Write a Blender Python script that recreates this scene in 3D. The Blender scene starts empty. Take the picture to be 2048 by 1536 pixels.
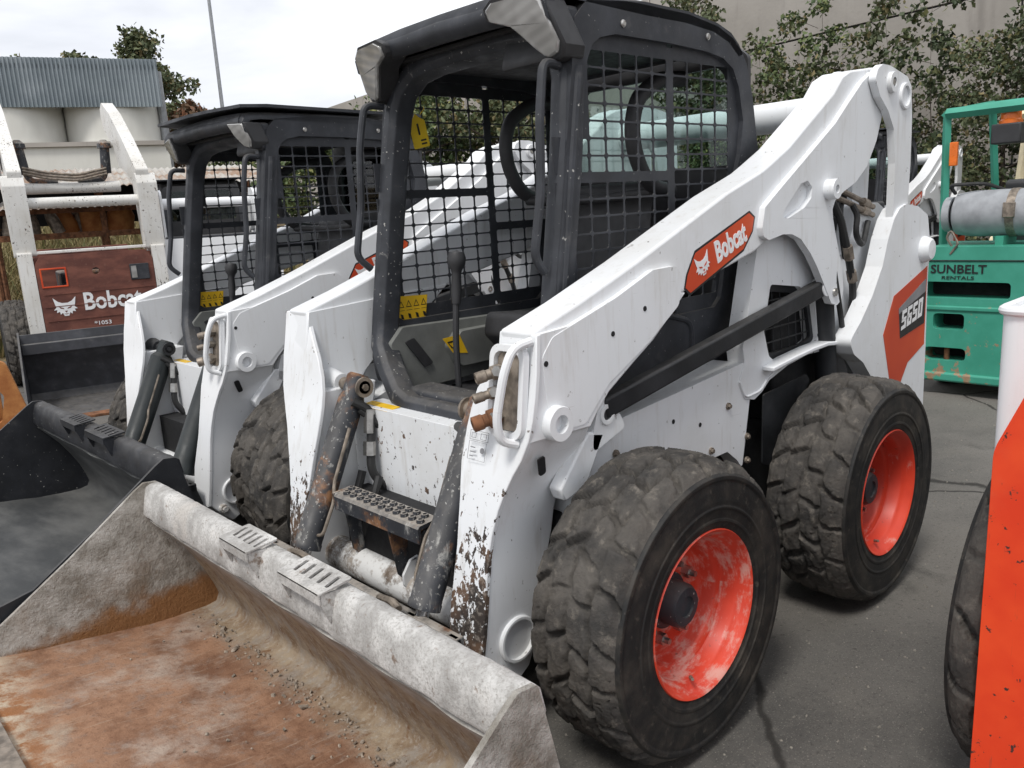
import bpy, math, random
import numpy as np
from mathutils import Vector, Matrix
from mathutils.geometry import tessellate_polygon

# ------------------------------------------------------------------ camera, sky, sun, exposure
SC = bpy.context.scene
COL = SC.collection
R = math.radians
cam_d = bpy.data.cameras.new('camera')
cam = bpy.data.objects.new('camera', cam_d)
COL.objects.link(cam)
cam_d.sensor_width = 36.0
cam_d.lens = 1611.8 / 2048 * 36
cam_d.clip_start = 0.05
cam_d.clip_end = 2000
def aim(loc, yaw, pitch, roll):
    f = Vector((math.cos(yaw) * math.cos(pitch), math.sin(yaw) * math.cos(pitch), math.sin(pitch)))
    r = f.cross(Vector((0, 0, 1))).normalized()
    u = r.cross(f)
    c, s = math.cos(roll), math.sin(roll)
    r2 = r * c + u * s
    u2 = u * c - r * s
    cam.matrix_world = Matrix(((r2.x, u2.x, -f.x, loc[0]), (r2.y, u2.y, -f.y, loc[1]), (r2.z, u2.z, -f.z, loc[2]), (0, 0, 0, 1)))
aim((1.6405, 1.9935, 1.4541), R(227.278), R(-12.08), R(-3.474))
SC.camera = cam
SC.render.resolution_x, SC.render.resolution_y = 1024, 768
SC.view_settings.view_transform = 'Standard'
SC.view_settings.look = 'None'
SC.view_settings.gamma = 1
SC.view_settings.use_curve_mapping = False
SC.view_settings.exposure = 0.66

SUN_EL, SUN_AZ = R(58), R(20)          # azimuth of the sun measured from +x towards +y
world = bpy.data.worlds.new('World')
SC.world = world
world.use_nodes = True
wt = world.node_tree
wt.nodes.clear()
def wn(t, **k):
    n = wt.nodes.new(t)
    for a, b in k.items():
        setattr(n, a, b)
    return n
sky = wn('ShaderNodeTexSky', sky_type='NISHITA', sun_disc=False, sun_elevation=SUN_EL, sun_rotation=math.pi / 2 - SUN_AZ)
bg1 = wn('ShaderNodeBackground')
bg1.inputs[1].default_value = 0.10
wt.links.new(sky.outputs[0], bg1.inputs[0])
tc = wn('ShaderNodeTexCoord')
mp = wn('ShaderNodeMapping')
mp.inputs['Scale'].default_value = (1.0, 1.0, 2.6)
nz = wn('ShaderNodeTexNoise')
nz.inputs['Scale'].default_value = 2.3
nz.inputs['Detail'].default_value = 6
nz.inputs['Roughness'].default_value = 0.52
nz.inputs['Distortion'].default_value = 0.35
rp = wn('ShaderNodeValToRGB')
rp.color_ramp.elements[0].position = 0.36
rp.color_ramp.elements[0].color = (0.52, 0.535, 0.575, 1)
rp.color_ramp.elements[1].position = 0.64
rp.color_ramp.elements[1].color = (0.83, 0.84, 0.87, 1)
bg2 = wn('ShaderNodeBackground')
bg2.inputs[1].default_value = 0.98
mx = wn('ShaderNodeMixShader')
mx.inputs[0].default_value = 0.93
wo = wn('ShaderNodeOutputWorld')
L = wt.links.new
L(tc.outputs['Generated'], mp.inputs[0]); L(mp.outputs[0], nz.inputs['Vector']); L(nz.outputs[0], rp.inputs[0])
L(rp.outputs[0], bg2.inputs[0]); L(bg1.outputs[0], mx.inputs[1]); L(bg2.outputs[0], mx.inputs[2]); L(mx.outputs[0], wo.inputs[0])

sun_d = bpy.data.lights.new('sun', 'SUN')
sun_d.energy = 1.5
sun_d.angle = R(14)
sun_d.color = (1.0, 0.97, 0.92)
sun = bpy.data.objects.new('sun', sun_d)
COL.objects.link(sun)
sun.rotation_euler = Vector((-math.cos(SUN_AZ) * math.cos(SUN_EL), -math.sin(SUN_AZ) * math.cos(SUN_EL), -math.sin(SUN_EL))).to_track_quat('-Z', 'Y').to_euler()

# ------------------------------------------------------------------ materials
class NT:
    def __init__(s, name):
        s.m = bpy.data.materials.new(name)
        s.m.use_nodes = True
        s.t = s.m.node_tree
        s.b = s.t.nodes['Principled BSDF']
        s.tc = s.t.nodes.new('ShaderNodeTexCoord')
        s.co = s.tc.outputs['Object']
    def _set(s, sock, v):
        if isinstance(v, bpy.types.NodeSocket):
            s.t.links.new(v, sock)
        elif isinstance(v, (tuple, list)) and len(v) == 3 and sock.type == 'RGBA':
            sock.default_value = (*v, 1)
        else:
            sock.default_value = v
    def mapping(s, scale=(1, 1, 1), loc=(0, 0, 0), rot=(0, 0, 0), src=None):
        n = s.t.nodes.new('ShaderNodeMapping')
        s.t.links.new(src or s.co, n.inputs[0])
        n.inputs['Scale'].default_value = scale
        n.inputs['Location'].default_value = loc
        n.inputs['Rotation'].default_value = rot
        return n.outputs[0]
    def noise(s, scale, detail=4, rough=0.55, dist=0.0, vec=None, col=False):
        n = s.t.nodes.new('ShaderNodeTexNoise')
        s.t.links.new(vec or s.co, n.inputs['Vector'])
        n.inputs['Scale'].default_value = scale
        n.inputs['Detail'].default_value = detail
        n.inputs['Roughness'].default_value = rough
        n.inputs['Distortion'].default_value = dist
        return n.outputs[1 if col else 0]
    def voronoi(s, scale, feature='F1', vec=None, out=0, rnd=1.0):
        n = s.t.nodes.new('ShaderNodeTexVoronoi')
        n.feature = feature
        s.t.links.new(vec or s.co, n.inputs['Vector'])
        n.inputs['Scale'].default_value = scale
        n.inputs['Randomness'].default_value = rnd
        return n.outputs[out]
    def math(s, op, a, b=0.0, c=0.0, clamp=False):
        n = s.t.nodes.new('ShaderNodeMath')
        n.operation = op
        n.use_clamp = clamp
        for i, v in enumerate((a, b, c)):
            s._set(n.inputs[i], v)
        return n.outputs[0]
    def ramp(s, v, a, b, ca=0.0, cb=1.0):
        n = s.t.nodes.new('ShaderNodeMapRange')
        n.interpolation_type = 'SMOOTHSTEP'
        for i, x in enumerate((v, a, b, ca, cb)):
            s._set(n.inputs[i], x)
        return n.outputs[0]
    def mix(s, f, a, b, mode='MIX'):
        n = s.t.nodes.new('ShaderNodeMix')
        n.data_type = 'RGBA'
        n.blend_type = mode
        s._set(n.inputs[0], f)
        s._set(n.inputs[6], a)
        s._set(n.inputs[7], b)
        return n.outputs[2]
    def xyz(s, src=None):
        n = s.t.nodes.new('ShaderNodeSeparateXYZ')
        s.t.links.new(src or s.co, n.inputs[0])
        return n.outputs
    def normal_z(s):
        g = s.t.nodes.new('ShaderNodeNewGeometry')
        return s.xyz(g.outputs['Normal'])[2]
    def island(s):
        g = s.t.nodes.new('ShaderNodeNewGeometry')
        return g.outputs['Random Per Island']
    def bump(s, h, strength=0.3, dist=0.01):
        n = s.t.nodes.new('ShaderNodeBump')
        n.inputs['Strength'].default_value = strength
        n.inputs['Distance'].default_value = dist
        s.t.links.new(h, n.inputs['Height'])
        s.t.links.new(n.outputs[0], s.b.inputs['Normal'])
    def set(s, **k):
        names = {'col': 'Base Color', 'rough': 'Roughness', 'metal': 'Metallic', 'spec': 'Specular IOR Level', 'trans': 'Transmission Weight',
                 'coat': 'Coat Weight', 'ior': 'IOR', 'alpha': 'Alpha', 'sub': 'Subsurface Weight'}
        for a, v in k.items():
            s._set(s.b.inputs[names[a]], v)
        return s.m

def simple(name, col, rough=0.5, metal=0.0, var=0.12, vs=12, **k):
    t = NT(name)
    n = t.noise(vs, 5)
    c = t.mix(t.ramp(n, .3, .7), tuple(x * (1 - var) for x in col), tuple(min(1, x * (1 + var)) for x in col))
    return t.set(col=c, rough=t.ramp(t.noise(vs * 2.3, 3), .3, .7, max(0.02, rough - .08), rough + .08), metal=metal, **k)

def white_paint(name, chips=0.0, zfun=None, dirt=0.25, tone=(.765, .78, .795)):
    """Sprayed white machine paint: faint orange peel, grime, chips down to primer and rust."""
    t = NT(name)
    grime = t.noise(3.2, 6, .6)
    col = t.mix(t.ramp(grime, .42, .8, 0, dirt), tone, tuple(x * .74 * k for x, k in zip(tone, (1, .96, .88))))
    streak = t.noise(9, 5, .6, vec=t.mapping((4, 4, .5)))
    col = t.mix(t.ramp(streak, .52, .78, 0, dirt * .9), col, (.42, .38, .32))
    col = t.mix(t.ramp(t.noise(1.7, 7, .7), .50, .74, 0, dirt * .55), col, (.50, .47, .42))
    scr = t.noise(30, 4, .6, vec=t.mapping((.25, 1, 6.0), rot=(0, .5, 0)))
    col = t.mix(t.ramp(scr, .68, .73, 0, dirt * .9), col, (.40, .38, .35))
    spots = t.noise(46, 3, .5)
    col = t.mix(t.ramp(spots, .70, .74, 0, .5 if chips < .12 else .9), col, (.16, .13, .11))
    n1 = t.noise(38, 6, .62, .3, vec=t.mapping((1.3, 1.3, .85)))
    n2 = t.noise(4.5, 3, .5)
    field = t.math('ADD', t.math('ADD', n1, t.math('MULTIPLY', t.math('SUBTRACT', n2, .5), .35)), t.math('MULTIPLY', t.math('SUBTRACT', t.noise(120, 3, .6), .5), .22))
    if zfun:
        zc = t.xyz()[2]
        amt = t.ramp(zc, zfun[0], zfun[1], chips, 0.0)
        thr = t.math('SUBTRACT', .78, amt)
    else:
        thr = t.math('SUBTRACT', .78, chips)
    ch = t.ramp(t.math('SUBTRACT', field, thr), 0.0, .018)
    under = t.mix(t.ramp(t.noise(11, 5), .44, .62), (.040, .032, .028), (.125, .075, .048))
    under = t.mix(t.ramp(t.noise(70, 4), .52, .7, 0, .6), under, (.34, .30, .26))
    col = t.mix(ch, col, under)
    h = t.math('SUBTRACT', t.math('MULTIPLY', t.noise(240, 2), .10), ch)
    t.bump(h, .35, .0022)
    return t.set(col=col, rough=t.ramp(t.math('ADD', ch, t.ramp(grime, .4, .8, 0, .3)), 0, 1, .36, .8), spec=.45)

def black_paint(name, splat=0.3, base=(.027, .029, .034), rust=0.0, rough=.42, dust=.35, mud=(.17, .155, .135), dots=1.0):
    t = NT(name)
    col = t.mix(t.ramp(t.noise(7, 5), .4, .7), base, tuple(x * 1.7 for x in base))
    up = t.ramp(t.normal_z(), .25, .95)
    col = t.mix(t.math('MULTIPLY', t.math('MULTIPLY', up, dust), t.ramp(t.noise(24, 5, .65), .3, .6, .35, 1)), col, mud)
    col = t.mix(t.ramp(t.noise(14, 6, .65), .58, .78, 0, dust * .8), col, (.15, .135, .115))
    if rust:
        rz = t.ramp(t.math('ADD', t.noise(5, 5, .6), t.math('MULTIPLY', t.noise(38, 4, .6), .35)), .90 - rust * .42, 1.0 - rust * .38, 0, .85)
        col = t.mix(rz, col, t.mix(t.ramp(t.noise(22, 4), .35, .65), (.12, .055, .028), (.30, .15, .07)))
    if splat:
        v = t.noise(95, 2, .4)
        v2 = t.noise(34, 4, .6)
        v3 = t.noise(16, 7, .7, .4, vec=t.mapping((1.5, 1.5, .7)))
        sp = t.math('MAXIMUM', t.ramp(v, .74 - .05 * splat, .77 - .05 * splat, 0, dots), t.math('MAXIMUM', t.ramp(v2, .76 - .1 * splat, .80 - .1 * splat, 0, .7 * dots), t.ramp(v3, .70 - .14 * splat, .86 - .14 * splat, 0, .65)))
        col = t.mix(sp, col, (.46, .45, .42))
    t.bump(t.noise(130, 3), .15, .002)
    return t.set(col=col, rough=t.ramp(t.noise(11, 4), .3, .7, rough, rough + .25), spec=.4)

M = {}
M['white'] = white_paint('white_paint', .05, dirt=.36)
M['white_clean'] = white_paint('white_paint_clean', .0, dirt=.14, tone=(.79, .80, .81))
M['white_chip'] = white_paint('white_paint_chipped', .43, (.20, 1.06), dirt=.45)
t = NT('white_paint_under_cement_grime')
gr_ = t.ramp(t.math('ADD', t.noise(7, 7, .72), t.math('MULTIPLY', t.math('SUBTRACT', t.noise(60, 5, .7), .5), .5)), .44, .60)
gc_ = t.mix(t.ramp(t.noise(30, 5, .65), .4, .62), (.13, .095, .07), (.36, .32, .28))
t.bump(t.math('ADD', t.noise(60, 5, .7), gr_), .4, .003)
M['white_tube'] = t.set(col=t.mix(gr_, (.70, .70, .69), gc_), rough=.75)
M['white_scuff'] = white_paint('white_paint_scuffed_panel', .15, dirt=.5)
M['white_old'] = white_paint('white_paint_old', .14, dirt=.7, tone=(.70, .69, .66))
M['black'] = black_paint('black_cab_paint', .02, dots=.4)
M['black_splat'] = black_paint('black_cab_paint_splattered', .62, dots=.8)
M['black_clean'] = black_paint('black_paint_clean', 0, base=(.016, .017, .019), dust=.16)
M['black_cyl'] = black_paint('cylinder_paint_worn', 1.15, rust=.50, dust=.5, dots=.5)
M['black_cyl_new'] = black_paint('cylinder_paint_new', 0, base=(.017, .021, .022), dust=.12, rough=.33)
M['black_bucket'] = black_paint('black_bucket_paint', 0.05, base=(.014, .015, .018), dust=.22)
M['black_muddy'] = black_paint('black_paint_muddy', 1.0, rust=.5, dust=1.0, mud=(.30, .27, .235), dots=.6)
M['charcoal'] = black_paint('charcoal_bucket_paint', 0, base=(.040, .042, .048), dust=.5)
M['dark'] = simple('dark_recess', (.012, .012, .013), .8)  # near-black for bodies and backings, also the painted shade of holes
M['rubber_hose'] = simple('rubber_hose', (.02, .02, .02), .6)
M['steel'] = simple('zinc_steel', (.42, .41, .39), .35, .9, .2, 30)
M['chrome'] = simple('cylinder_rod', (.62, .63, .65), .16, 1.0, .06)
M['rusty'] = simple('rusty_steel', (.17, .075, .035), .85, .1, .45, 25)
M['steel_dirty'] = simple('dirty_steel', (.26, .22, .18), .6, .6, .4, 28)
M['grey_plastic'] = simple('grey_cab_plastic', (.16, .165, .155), .6, 0, .18, 9)
M['dark_plastic'] = simple('dark_plastic', (.03, .03, .032), .55)
M['decal_yellow'] = simple('yellow_decal', (.78, .48, .02), .45, 0, .08)
M['decal_black'] = simple('black_print', (.015, .015, .016), .45)
M['decal_white'] = simple('white_print', (.80, .80, .80), .4, 0, .04)
M['decal_grey'] = simple('grey_print', (.22, .22, .23), .4)
M['tag_yellow'] = simple('yellow_tag', (.80, .56, .02), .5, 0, .06)
M['orange_lens'] = simple('orange_lens', (.75, .16, .015), .3)
M['cream'] = simple('cream_paint', (.72, .62, .42), .55)

t = NT('orange_decal')
z = t.noise(2.6, 2)
M['decal_orange'] = t.set(col=t.mix(t.ramp(z, .35, .65), (.52, .050, .014), (.66, .088, .020)), rough=.35)

def rim_paint(name, dust):
    t = NT(name)
    col = t.mix(t.ramp(t.noise(5, 4), .3, .7), (.58, .042, .020), (.72, .066, .028))
    pol = t.mapping((3, 9, 3))
    xx, yy, zz_ = t.xyz()
    rad = t.math('SQRT', t.math('ADD', t.math('MULTIPLY', xx, xx), t.math('MULTIPLY', zz_, zz_)))
    cv = t.t.nodes.new('ShaderNodeCombineXYZ')
    t._set(cv.inputs[0], t.math('MULTIPLY', rad, 34.0)); t._set(cv.inputs[1], t.math('MULTIPLY', t.math('ARCTAN2', zz_, xx), 1.5)); t._set(cv.inputs[2], t.math('MULTIPLY', yy, 22.0))
    n = t.noise(1.0, 7, .72, 0, vec=cv.outputs[0])
    n2 = t.noise(26, 6, .7)
    col = t.mix(t.ramp(t.math('ADD', n, t.math('MULTIPLY', t.math('SUBTRACT', n2, .5), .5)), .63 - dust * .22, .80 - dust * .18, 0, .72), col, (.64, .40, .34))
    col = t.mix(t.ramp(t.noise(30, 4), .66, .72, 0, .5), col, (.08, .04, .03))
    return t.set(col=col, rough=.45)
M['rim'] = rim_paint('orange_rim_paint_dusty', .8)
M['rim_clean'] = rim_paint('orange_rim_paint', .25)

t = NT('tyre_rubber')
n = t.noise(6, 6, .65)
col = t.mix(t.ramp(n, .36, .66), (.040, .038, .036), (.095, .086, .076))
col = t.mix(t.ramp(t.noise(28, 5, .7), .52, .76, 0, .8), col, (.185, .165, .14))
col = t.mix(t.ramp(t.noise(2.2, 4, .6), .5, .72, 0, .45), col, (.10, .082, .064))
t.bump(t.math('ADD', t.noise(45, 6, .7), t.math('MULTIPLY', t.noise(170, 4, .7), .45)), .75, .006)
M['tyre'] = t.set(col=col, rough=.82, spec=.25)
t = NT('tyre_sidewall_rubber')
n = t.noise(9, 6, .65)
col = t.mix(t.ramp(n, .4, .7), (.014, .014, .014), (.045, .040, .034))
col = t.mix(t.ramp(t.noise(3.5, 6, .68), .52, .72, 0, .6), col, (.085, .072, .058))
col = t.mix(t.ramp(t.noise(40, 4, .65), .58, .72, 0, .5), col, (.10, .088, .072))
t.bump(t.noise(120, 4, .7), .3, .003)
M['sidewall'] = t.set(col=col, rough=.66, spec=.35)

# bucket interior: dried cement slurry over bare rusting plate
t = NT('bucket_cement_and_rust')
x, y, z = t.xyz()
grey = t.mix(t.ramp(t.noise(7, 7, .68), .34, .68), (.24, .225, .20), (.47, .45, .42))
grey = t.mix(t.ramp(t.noise(34, 5, .6), .55, .75, 0, .7), grey, (.60, .58, .55))
tan = t.mix(t.ramp(t.noise(10, 6, .65), .35, .65), (.21, .145, .092), (.345, .275, .195))
rust = t.mix(t.ramp(t.noise(5.5, 7, .66), .34, .62), (.165, .082, .048), (.31, .175, .108))
rust = t.mix(t.ramp(t.noise(15, 7, .7), .50, .68, 0, .8), rust, (.23, .165, .13))
rust = t.mix(t.ramp(t.noise(70, 4, .6), .60, .72, 0, .6), rust, (.09, .035, .02))
wob = t.math('MULTIPLY', t.math('SUBTRACT', t.noise(4.5, 6, .65), .5), .34)
zz = t.math('ADD', z, wob)
streak = t.noise(9, 7, .75, 0, vec=t.mapping((1, 1.7, 1)))
tan = t.mix(t.ramp(streak, .44, .66, 0, .85), tan, (.29, .262, .23))
tan = t.mix(t.ramp(t.noise(13, 6, .68, vec=t.mapping((1, 1.8, 1))), .56, .68, 0, .8), tan, (.17, .085, .04))
tan = t.mix(t.ramp(t.noise(60, 5, .7), .52, .68, 0, .6), tan, (.40, .36, .31))
rust = t.mix(t.ramp(t.noise(3.1, 7, .68), .50, .70, 0, .8), rust, (.42, .345, .285))
scr = t.noise(22, 5, .7, vec=t.mapping((.35, 3.0, 1)))
rust = t.mix(t.ramp(scr, .56, .70, 0, .5), rust, (.40, .30, .22))
rust = t.mix(t.ramp(t.noise(48, 5, .7), .56, .70, 0, .55), rust, (.12, .055, .032))
back = t.ramp(t.math('ADD', x, t.math('MULTIPLY', wob, .5)), .58, .72, 1, 0)
col = t.mix(back, rust, tan)
col = t.mix(t.ramp(zz, .22, .36), col, grey)
edge = t.ramp(t.math('ADD', x, t.math('MULTIPLY', wob, 1.2)), 1.17, 1.42)
col = t.mix(edge, col, t.mix(t.ramp(t.noise(12, 6, .7), .4, .6), (.30, .13, .05), (.55, .47, .36)))
t.bump(t.math('ADD', t.noise(16, 7, .7), t.math('MULTIPLY', t.noise(80, 5, .7), .5)), .6, .012)
M['bucket'] = t.set(col=col, rough=.88, spec=.2)
t = NT('cement_dusted_steel')
col = t.mix(t.ramp(t.noise(8, 7, .65), .36, .66), (.33, .32, .305), (.60, .59, .57))
col = t.mix(t.ramp(t.noise(21, 6, .7), .60, .70, 0, .85), col, (.17, .115, .08))
col = t.mix(t.ramp(t.noise(130, 4, .65), .46, .66, 0, .55), col, (.24, .225, .205))
col = t.mix(t.ramp(t.noise(4, 5, .6), .52, .72, 0, .5), col, (.33, .28, .23))
col = t.mix(t.ramp(t.noise(55, 3, .6), .66, .72, 0, .6), col, (.2, .18, .16))
t.bump(t.math('ADD', t.noise(24, 6, .7), t.math('MULTIPLY', t.noise(110, 4, .7), .4)), .6, .008)
M['cement'] = t.set(col=col, rough=.85, spec=.2)
t = NT('cement_side_plate')
x, y, z = t.xyz()
col = t.mix(t.ramp(t.noise(6, 7, .68), .36, .64), (.26, .238, .205), (.58, .555, .515))
col = t.mix(t.ramp(t.noise(3.2, 5, .65), .5, .66, 0, .7), col, (.24, .175, .12))
col = t.mix(t.ramp(t.noise(40, 5, .6), .60, .72, 0, .6), col, (.58, .56, .53))
rz = t.ramp(t.math('ADD', z, t.math('MULTIPLY', t.math('SUBTRACT', t.noise(6, 5), .5), .3)), .09, .17, 1, 0)
col = t.mix(rz, col, (.30, .15, .065))
t.bump(t.math('ADD', t.noise(13, 7, .72), t.math('MULTIPLY', t.noise(70, 5, .7), .6)), 1.0, .022)
M['bucket_side'] = t.set(col=col, rough=.9, spec=.15)
t = NT('worn_grey_plate')
col = t.mix(t.ramp(t.noise(4, 6, .6, vec=t.mapping((1, .4, 1))), .35, .7), (.050, .052, .053), (.135, .135, .13))
t.bump(t.noise(60, 5), .25, .004)
M['bucket_grey'] = t.set(col=col, rough=.6, spec=.3)

t = NT('rust_brown_panel')
col = t.mix(t.ramp(t.noise(4, 6, .6, vec=t.mapping((1, 1, 2.5))), .35, .68), (.105, .034, .024), (.20, .072, .048))
col = t.mix(t.ramp(t.noise(30, 5), .6, .75, 0, .5), col, (.20, .11, .08))
M['rust_panel'] = t.set(col=col, rough=.7)
t = NT('green_truck_paint')
col = t.mix(t.ramp(t.noise(5, 5), .3, .7), (.040, .27, .185), (.058, .33, .235))
x, y, z = t.xyz()
rz = t.ramp(t.math('ADD', t.noise(9, 6, .68), t.ramp(z, .2, 1.0, .08, -.06)), .635, .68)
col = t.mix(rz, col, t.mix(t.noise(40, 3), (.22, .12, .06), (.40, .30, .20)))
M['green'] = t.set(col=col, rough=.48)
M['gas_grey'] = simple('grey_gas_bottle_paint', (.30, .31, .325), .5, 0, .16)
t = NT('red_machine_paint')
x, y, z = t.xyz()
f = t.ramp(t.math('SUBTRACT', t.math('ADD', z, t.math('MULTIPLY', t.noise(3, 2), .04)), t.math('MULTIPLY', y, .55)), 1.00, 1.055)
red = t.mix(t.ramp(t.noise(6, 4), .3, .7), (.70, .045, .012), (.80, .075, .018))
red = t.mix(t.ramp(t.noise(13, 6, .7), .66, .69), red, (.16, .05, .03))
red = t.mix(t.ramp(t.noise(50, 3, .6), .66, .70), red, (.05, .03, .025))
red = t.mix(t.ramp(t.noise(2.5, 6, .7), .50, .72, 0, .35), red, (.50, .16, .09))
red = t.mix(t.ramp(t.noise(28, 4, .6, vec=t.mapping((1, 3, .3))), .64, .72, 0, .5), red, (.30, .06, .03))
M['red'] = t.set(col=red, rough=.36, spec=.5)

def glass(name, tint, rough=.03, alpha=.35):
    m = bpy.data.materials.new(name)
    m.use_nodes = True
    nt = m.node_tree
    nt.nodes.clear()
    o = nt.nodes.new('ShaderNodeOutputMaterial')
    tr = nt.nodes.new('ShaderNodeBsdfTransparent')
    tr.inputs[0].default_value = (*tint, 1)
    gl = nt.nodes.new('ShaderNodeBsdfGlossy')
    gl.inputs['Roughness'].default_value = rough
    lw = nt.nodes.new('ShaderNodeLayerWeight')
    lw.inputs[0].default_value = alpha
    ms = nt.nodes.new('ShaderNodeMixShader')
    nt.links.new(lw.outputs['Fresnel'], ms.inputs[0])
    nt.links.new(tr.outputs[0], ms.inputs[1]); nt.links.new(gl.outputs[0], ms.inputs[2]); nt.links.new(ms.outputs[0], o.inputs[0])
    return m
M['window_glass'] = glass('tinted_window_glass', (.70, .80, .78), .03, .30)
t = NT('headlight_lens')
w = t.t.nodes.new('ShaderNodeTexWave')
w.inputs['Scale'].default_value = 26
t.t.links.new(t.co, w.inputs['Vector'])
t.bump(w.outputs[1], .25, .003)
M['lens'] = t.set(col=t.mix(t.ramp(t.noise(9, 2), .35, .65), (.34, .335, .32), (.52, .515, .50)), rough=.14, metal=.25, spec=.6, coat=1.0)

# ground and background materials
t = NT('asphalt')
n = t.noise(.55, 6, .62)
col = t.mix(t.ramp(n, .32, .68), (.070, .067, .062), (.165, .154, .139))
col = t.mix(t.ramp(t.noise(3.4, 6, .65), .48, .72, 0, .6), col, (.135, .125, .11))
col = t.mix(t.ramp(t.noise(1.3, 5, .6, .8), .57, .70, 0, .75), col, (.036, .034, .032))
col = t.mix(t.ramp(t.noise(2.6, 6, .7, vec=t.mapping((.5, 2.2, 1), rot=(0, 0, .5))), .60, .74, 0, .5), col, (.19, .175, .155))
col = t.mix(t.ramp(t.noise(42, 5, .7), .52, .70, 0, .55), col, (.15, .14, .125))
col = t.mix(t.ramp(t.noise(60, 5, .7), .54, .70, 0, .6), col, (.035, .033, .031))
col = t.mix(t.ramp(t.noise(160, 3, .6), .58, .70, 0, .85), col, (.23, .215, .19))
col = t.mix(t.ramp(t.noise(210, 2, .6), .60, .72, 0, .7), col, (.022, .021, .02))
warp = t.mix(.12, t.co, t.noise(2.2, 5, .6, col=True))
cr = t.voronoi(.62, 'DISTANCE_TO_EDGE', vec=warp)
crk = t.math('MULTIPLY', t.ramp(cr, .002, .0085, 1, 0), t.ramp(t.noise(.8, 2), .30, .42))
col = t.mix(t.math('MULTIPLY', crk, .85), col, (.022, .02, .018))
t.bump(t.math('SUBTRACT', t.math('ADD', t.noise(190, 4, .7), t.noise(28, 4)), crk), .5, .005)
M['asphalt'] = t.set(col=col, rough=t.ramp(n, .3, .7, .72, .9), spec=.25)
t = NT('concrete_wall')
col = t.mix(t.ramp(t.noise(.5, 6, .6), .3, .7), (.30, .275, .245), (.40, .37, .335))
col = t.mix(t.ramp(t.noise(3, 5, .6, vec=t.mapping((1, 1, .15))), .52, .75, 0, .6), col, (.22, .20, .18))
t.bump(t.noise(14, 5), .2, .02)
M['concrete'] = t.set(col=col, rough=.9)
t = NT('zinc_cladding')
col = t.mix(t.ramp(t.noise(.8, 5), .35, .7), (.20, .235, .255), (.29, .33, .35))
M['cladding'] = t.set(col=t.mix(t.ramp(t.noise(.35, 3), .55, .62, 0, .5), col, (.42, .46, .48)), rough=.5, metal=.2)
t = NT('cream_tank')
M['tank'] = t.set(col=t.mix(t.ramp(t.noise(1.2, 5, .6, vec=t.mapping((1, 1, .3))), .4, .7), (.60, .59, .54), (.70, .69, .64)), rough=.6)
t = NT('corrugated_sheet')
col = t.mix(t.ramp(t.noise(2.5, 6, .65), .42, .66), (.46, .44, .40), (.30, .19, .12))
M['sheet'] = t.set(col=col, rough=.6, metal=.3)
t = NT('dry_soil')
M['soil'] = t.set(col=t.mix(t.ramp(t.noise(1.5, 6, .65), .35, .65), (.10, .075, .045), (.20, .155, .085)), rough=.95)
def leaf_mat(name, a, b, c):
    t = NT(name)
    i = t.island()
    col = t.mix(t.ramp(i, 0, .7), a, b)
    col = t.mix(t.ramp(i, .74, .98), col, c)
    return t.set(col=col, rough=.55, spec=.3, sub=0.0)
M['leaf_dark'] = leaf_mat('dark_green_leaves', (.036, .052, .026), (.078, .098, .046), (.15, .15, .06))
M['leaf_mid'] = leaf_mat('green_leaves', (.050, .078, .032), (.115, .150, .058), (.22, .22, .08))
M['leaf_olive'] = leaf_mat('olive_leaves', (.060, .078, .036), (.118, .136, .066), (.19, .15, .07))
M['leaf_red'] = leaf_mat('reddish_leaves', (.085, .060, .035), (.15, .085, .045), (.20, .09, .05))
M['grass'] = leaf_mat('dry_grass_blades', (.16, .13, .06), (.30, .24, .11), (.12, .14, .05))
M['bark'] = simple('bark', (.085, .065, .05), .9, 0, .4, 14)
M['rubble'] = simple('crumbled_cement', (.27, .225, .18), .95, 0, .4, 40)
M['pole'] = simple('galvanised_pole', (.30, .31, .32), .5, .5)

# ------------------------------------------------------------------ mesh helpers
CACHE = {}
def finish(me, smooth=35, recalc=True):
    if recalc:
        import bmesh
        bm = bmesh.new()
        bm.from_mesh(me)
        bmesh.ops.recalc_face_normals(bm, faces=bm.faces)
        bm.to_mesh(me)
        bm.free()
    if smooth:
        me.polygons.foreach_set('use_smooth', [True] * len(me.polygons))
        if smooth < 180:
            me.set_sharp_from_angle(angle=R(smooth))
    me.update()
def mk(name, geo, mat, parent=None, bevel=0, seg=2, smooth=35, recalc=True, key=None, kind=None, label=None):
    """One mesh object; geo is (verts, faces) or a function giving it; meshes with the same key are shared."""
    me = CACHE.get(key) if key else None
    if me is None:
        v, f = geo() if callable(geo) else geo
        me = bpy.data.meshes.new(name)
        me.from_pydata([tuple(p) for p in v], [], [tuple(q) for q in f])
        finish(me, smooth, recalc)
        me.materials.append(M[mat])
        if key:
            CACHE[key] = me
    o = bpy.data.objects.new(name, me)
    COL.objects.link(o)
    if me.materials[0] != M[mat]:
        o.material_slots[0].link = 'OBJECT'
        o.material_slots[0].material = M[mat]
    if bevel:
        b = o.modifiers.new('bevel', 'BEVEL')
        b.width = bevel
        b.segments = seg
        b.limit_method = 'ANGLE'
        b.angle_limit = R(38)
    if parent:
        o.parent = parent
    if kind:
        o['kind'] = kind
    if label and parent:
        o['label'] = label
    return o
def thing(name, label, cat, loc=(0, 0, 0), rz=0, scale=1, group=None):
    o = bpy.data.objects.new(name, None)
    o.empty_display_size = .1
    COL.objects.link(o)
    o.location = loc
    o.rotation_euler = (0, 0, rz)
    o.scale = (scale,) * 3
    tag(o, label, cat, group)
    return o
def tag(o, label, cat, group=None, kind=None):
    if label: o['label'] = label
    if cat: o['category'] = cat
    if group: o['group'] = group
    if kind: o['kind'] = kind
    return o
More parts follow.
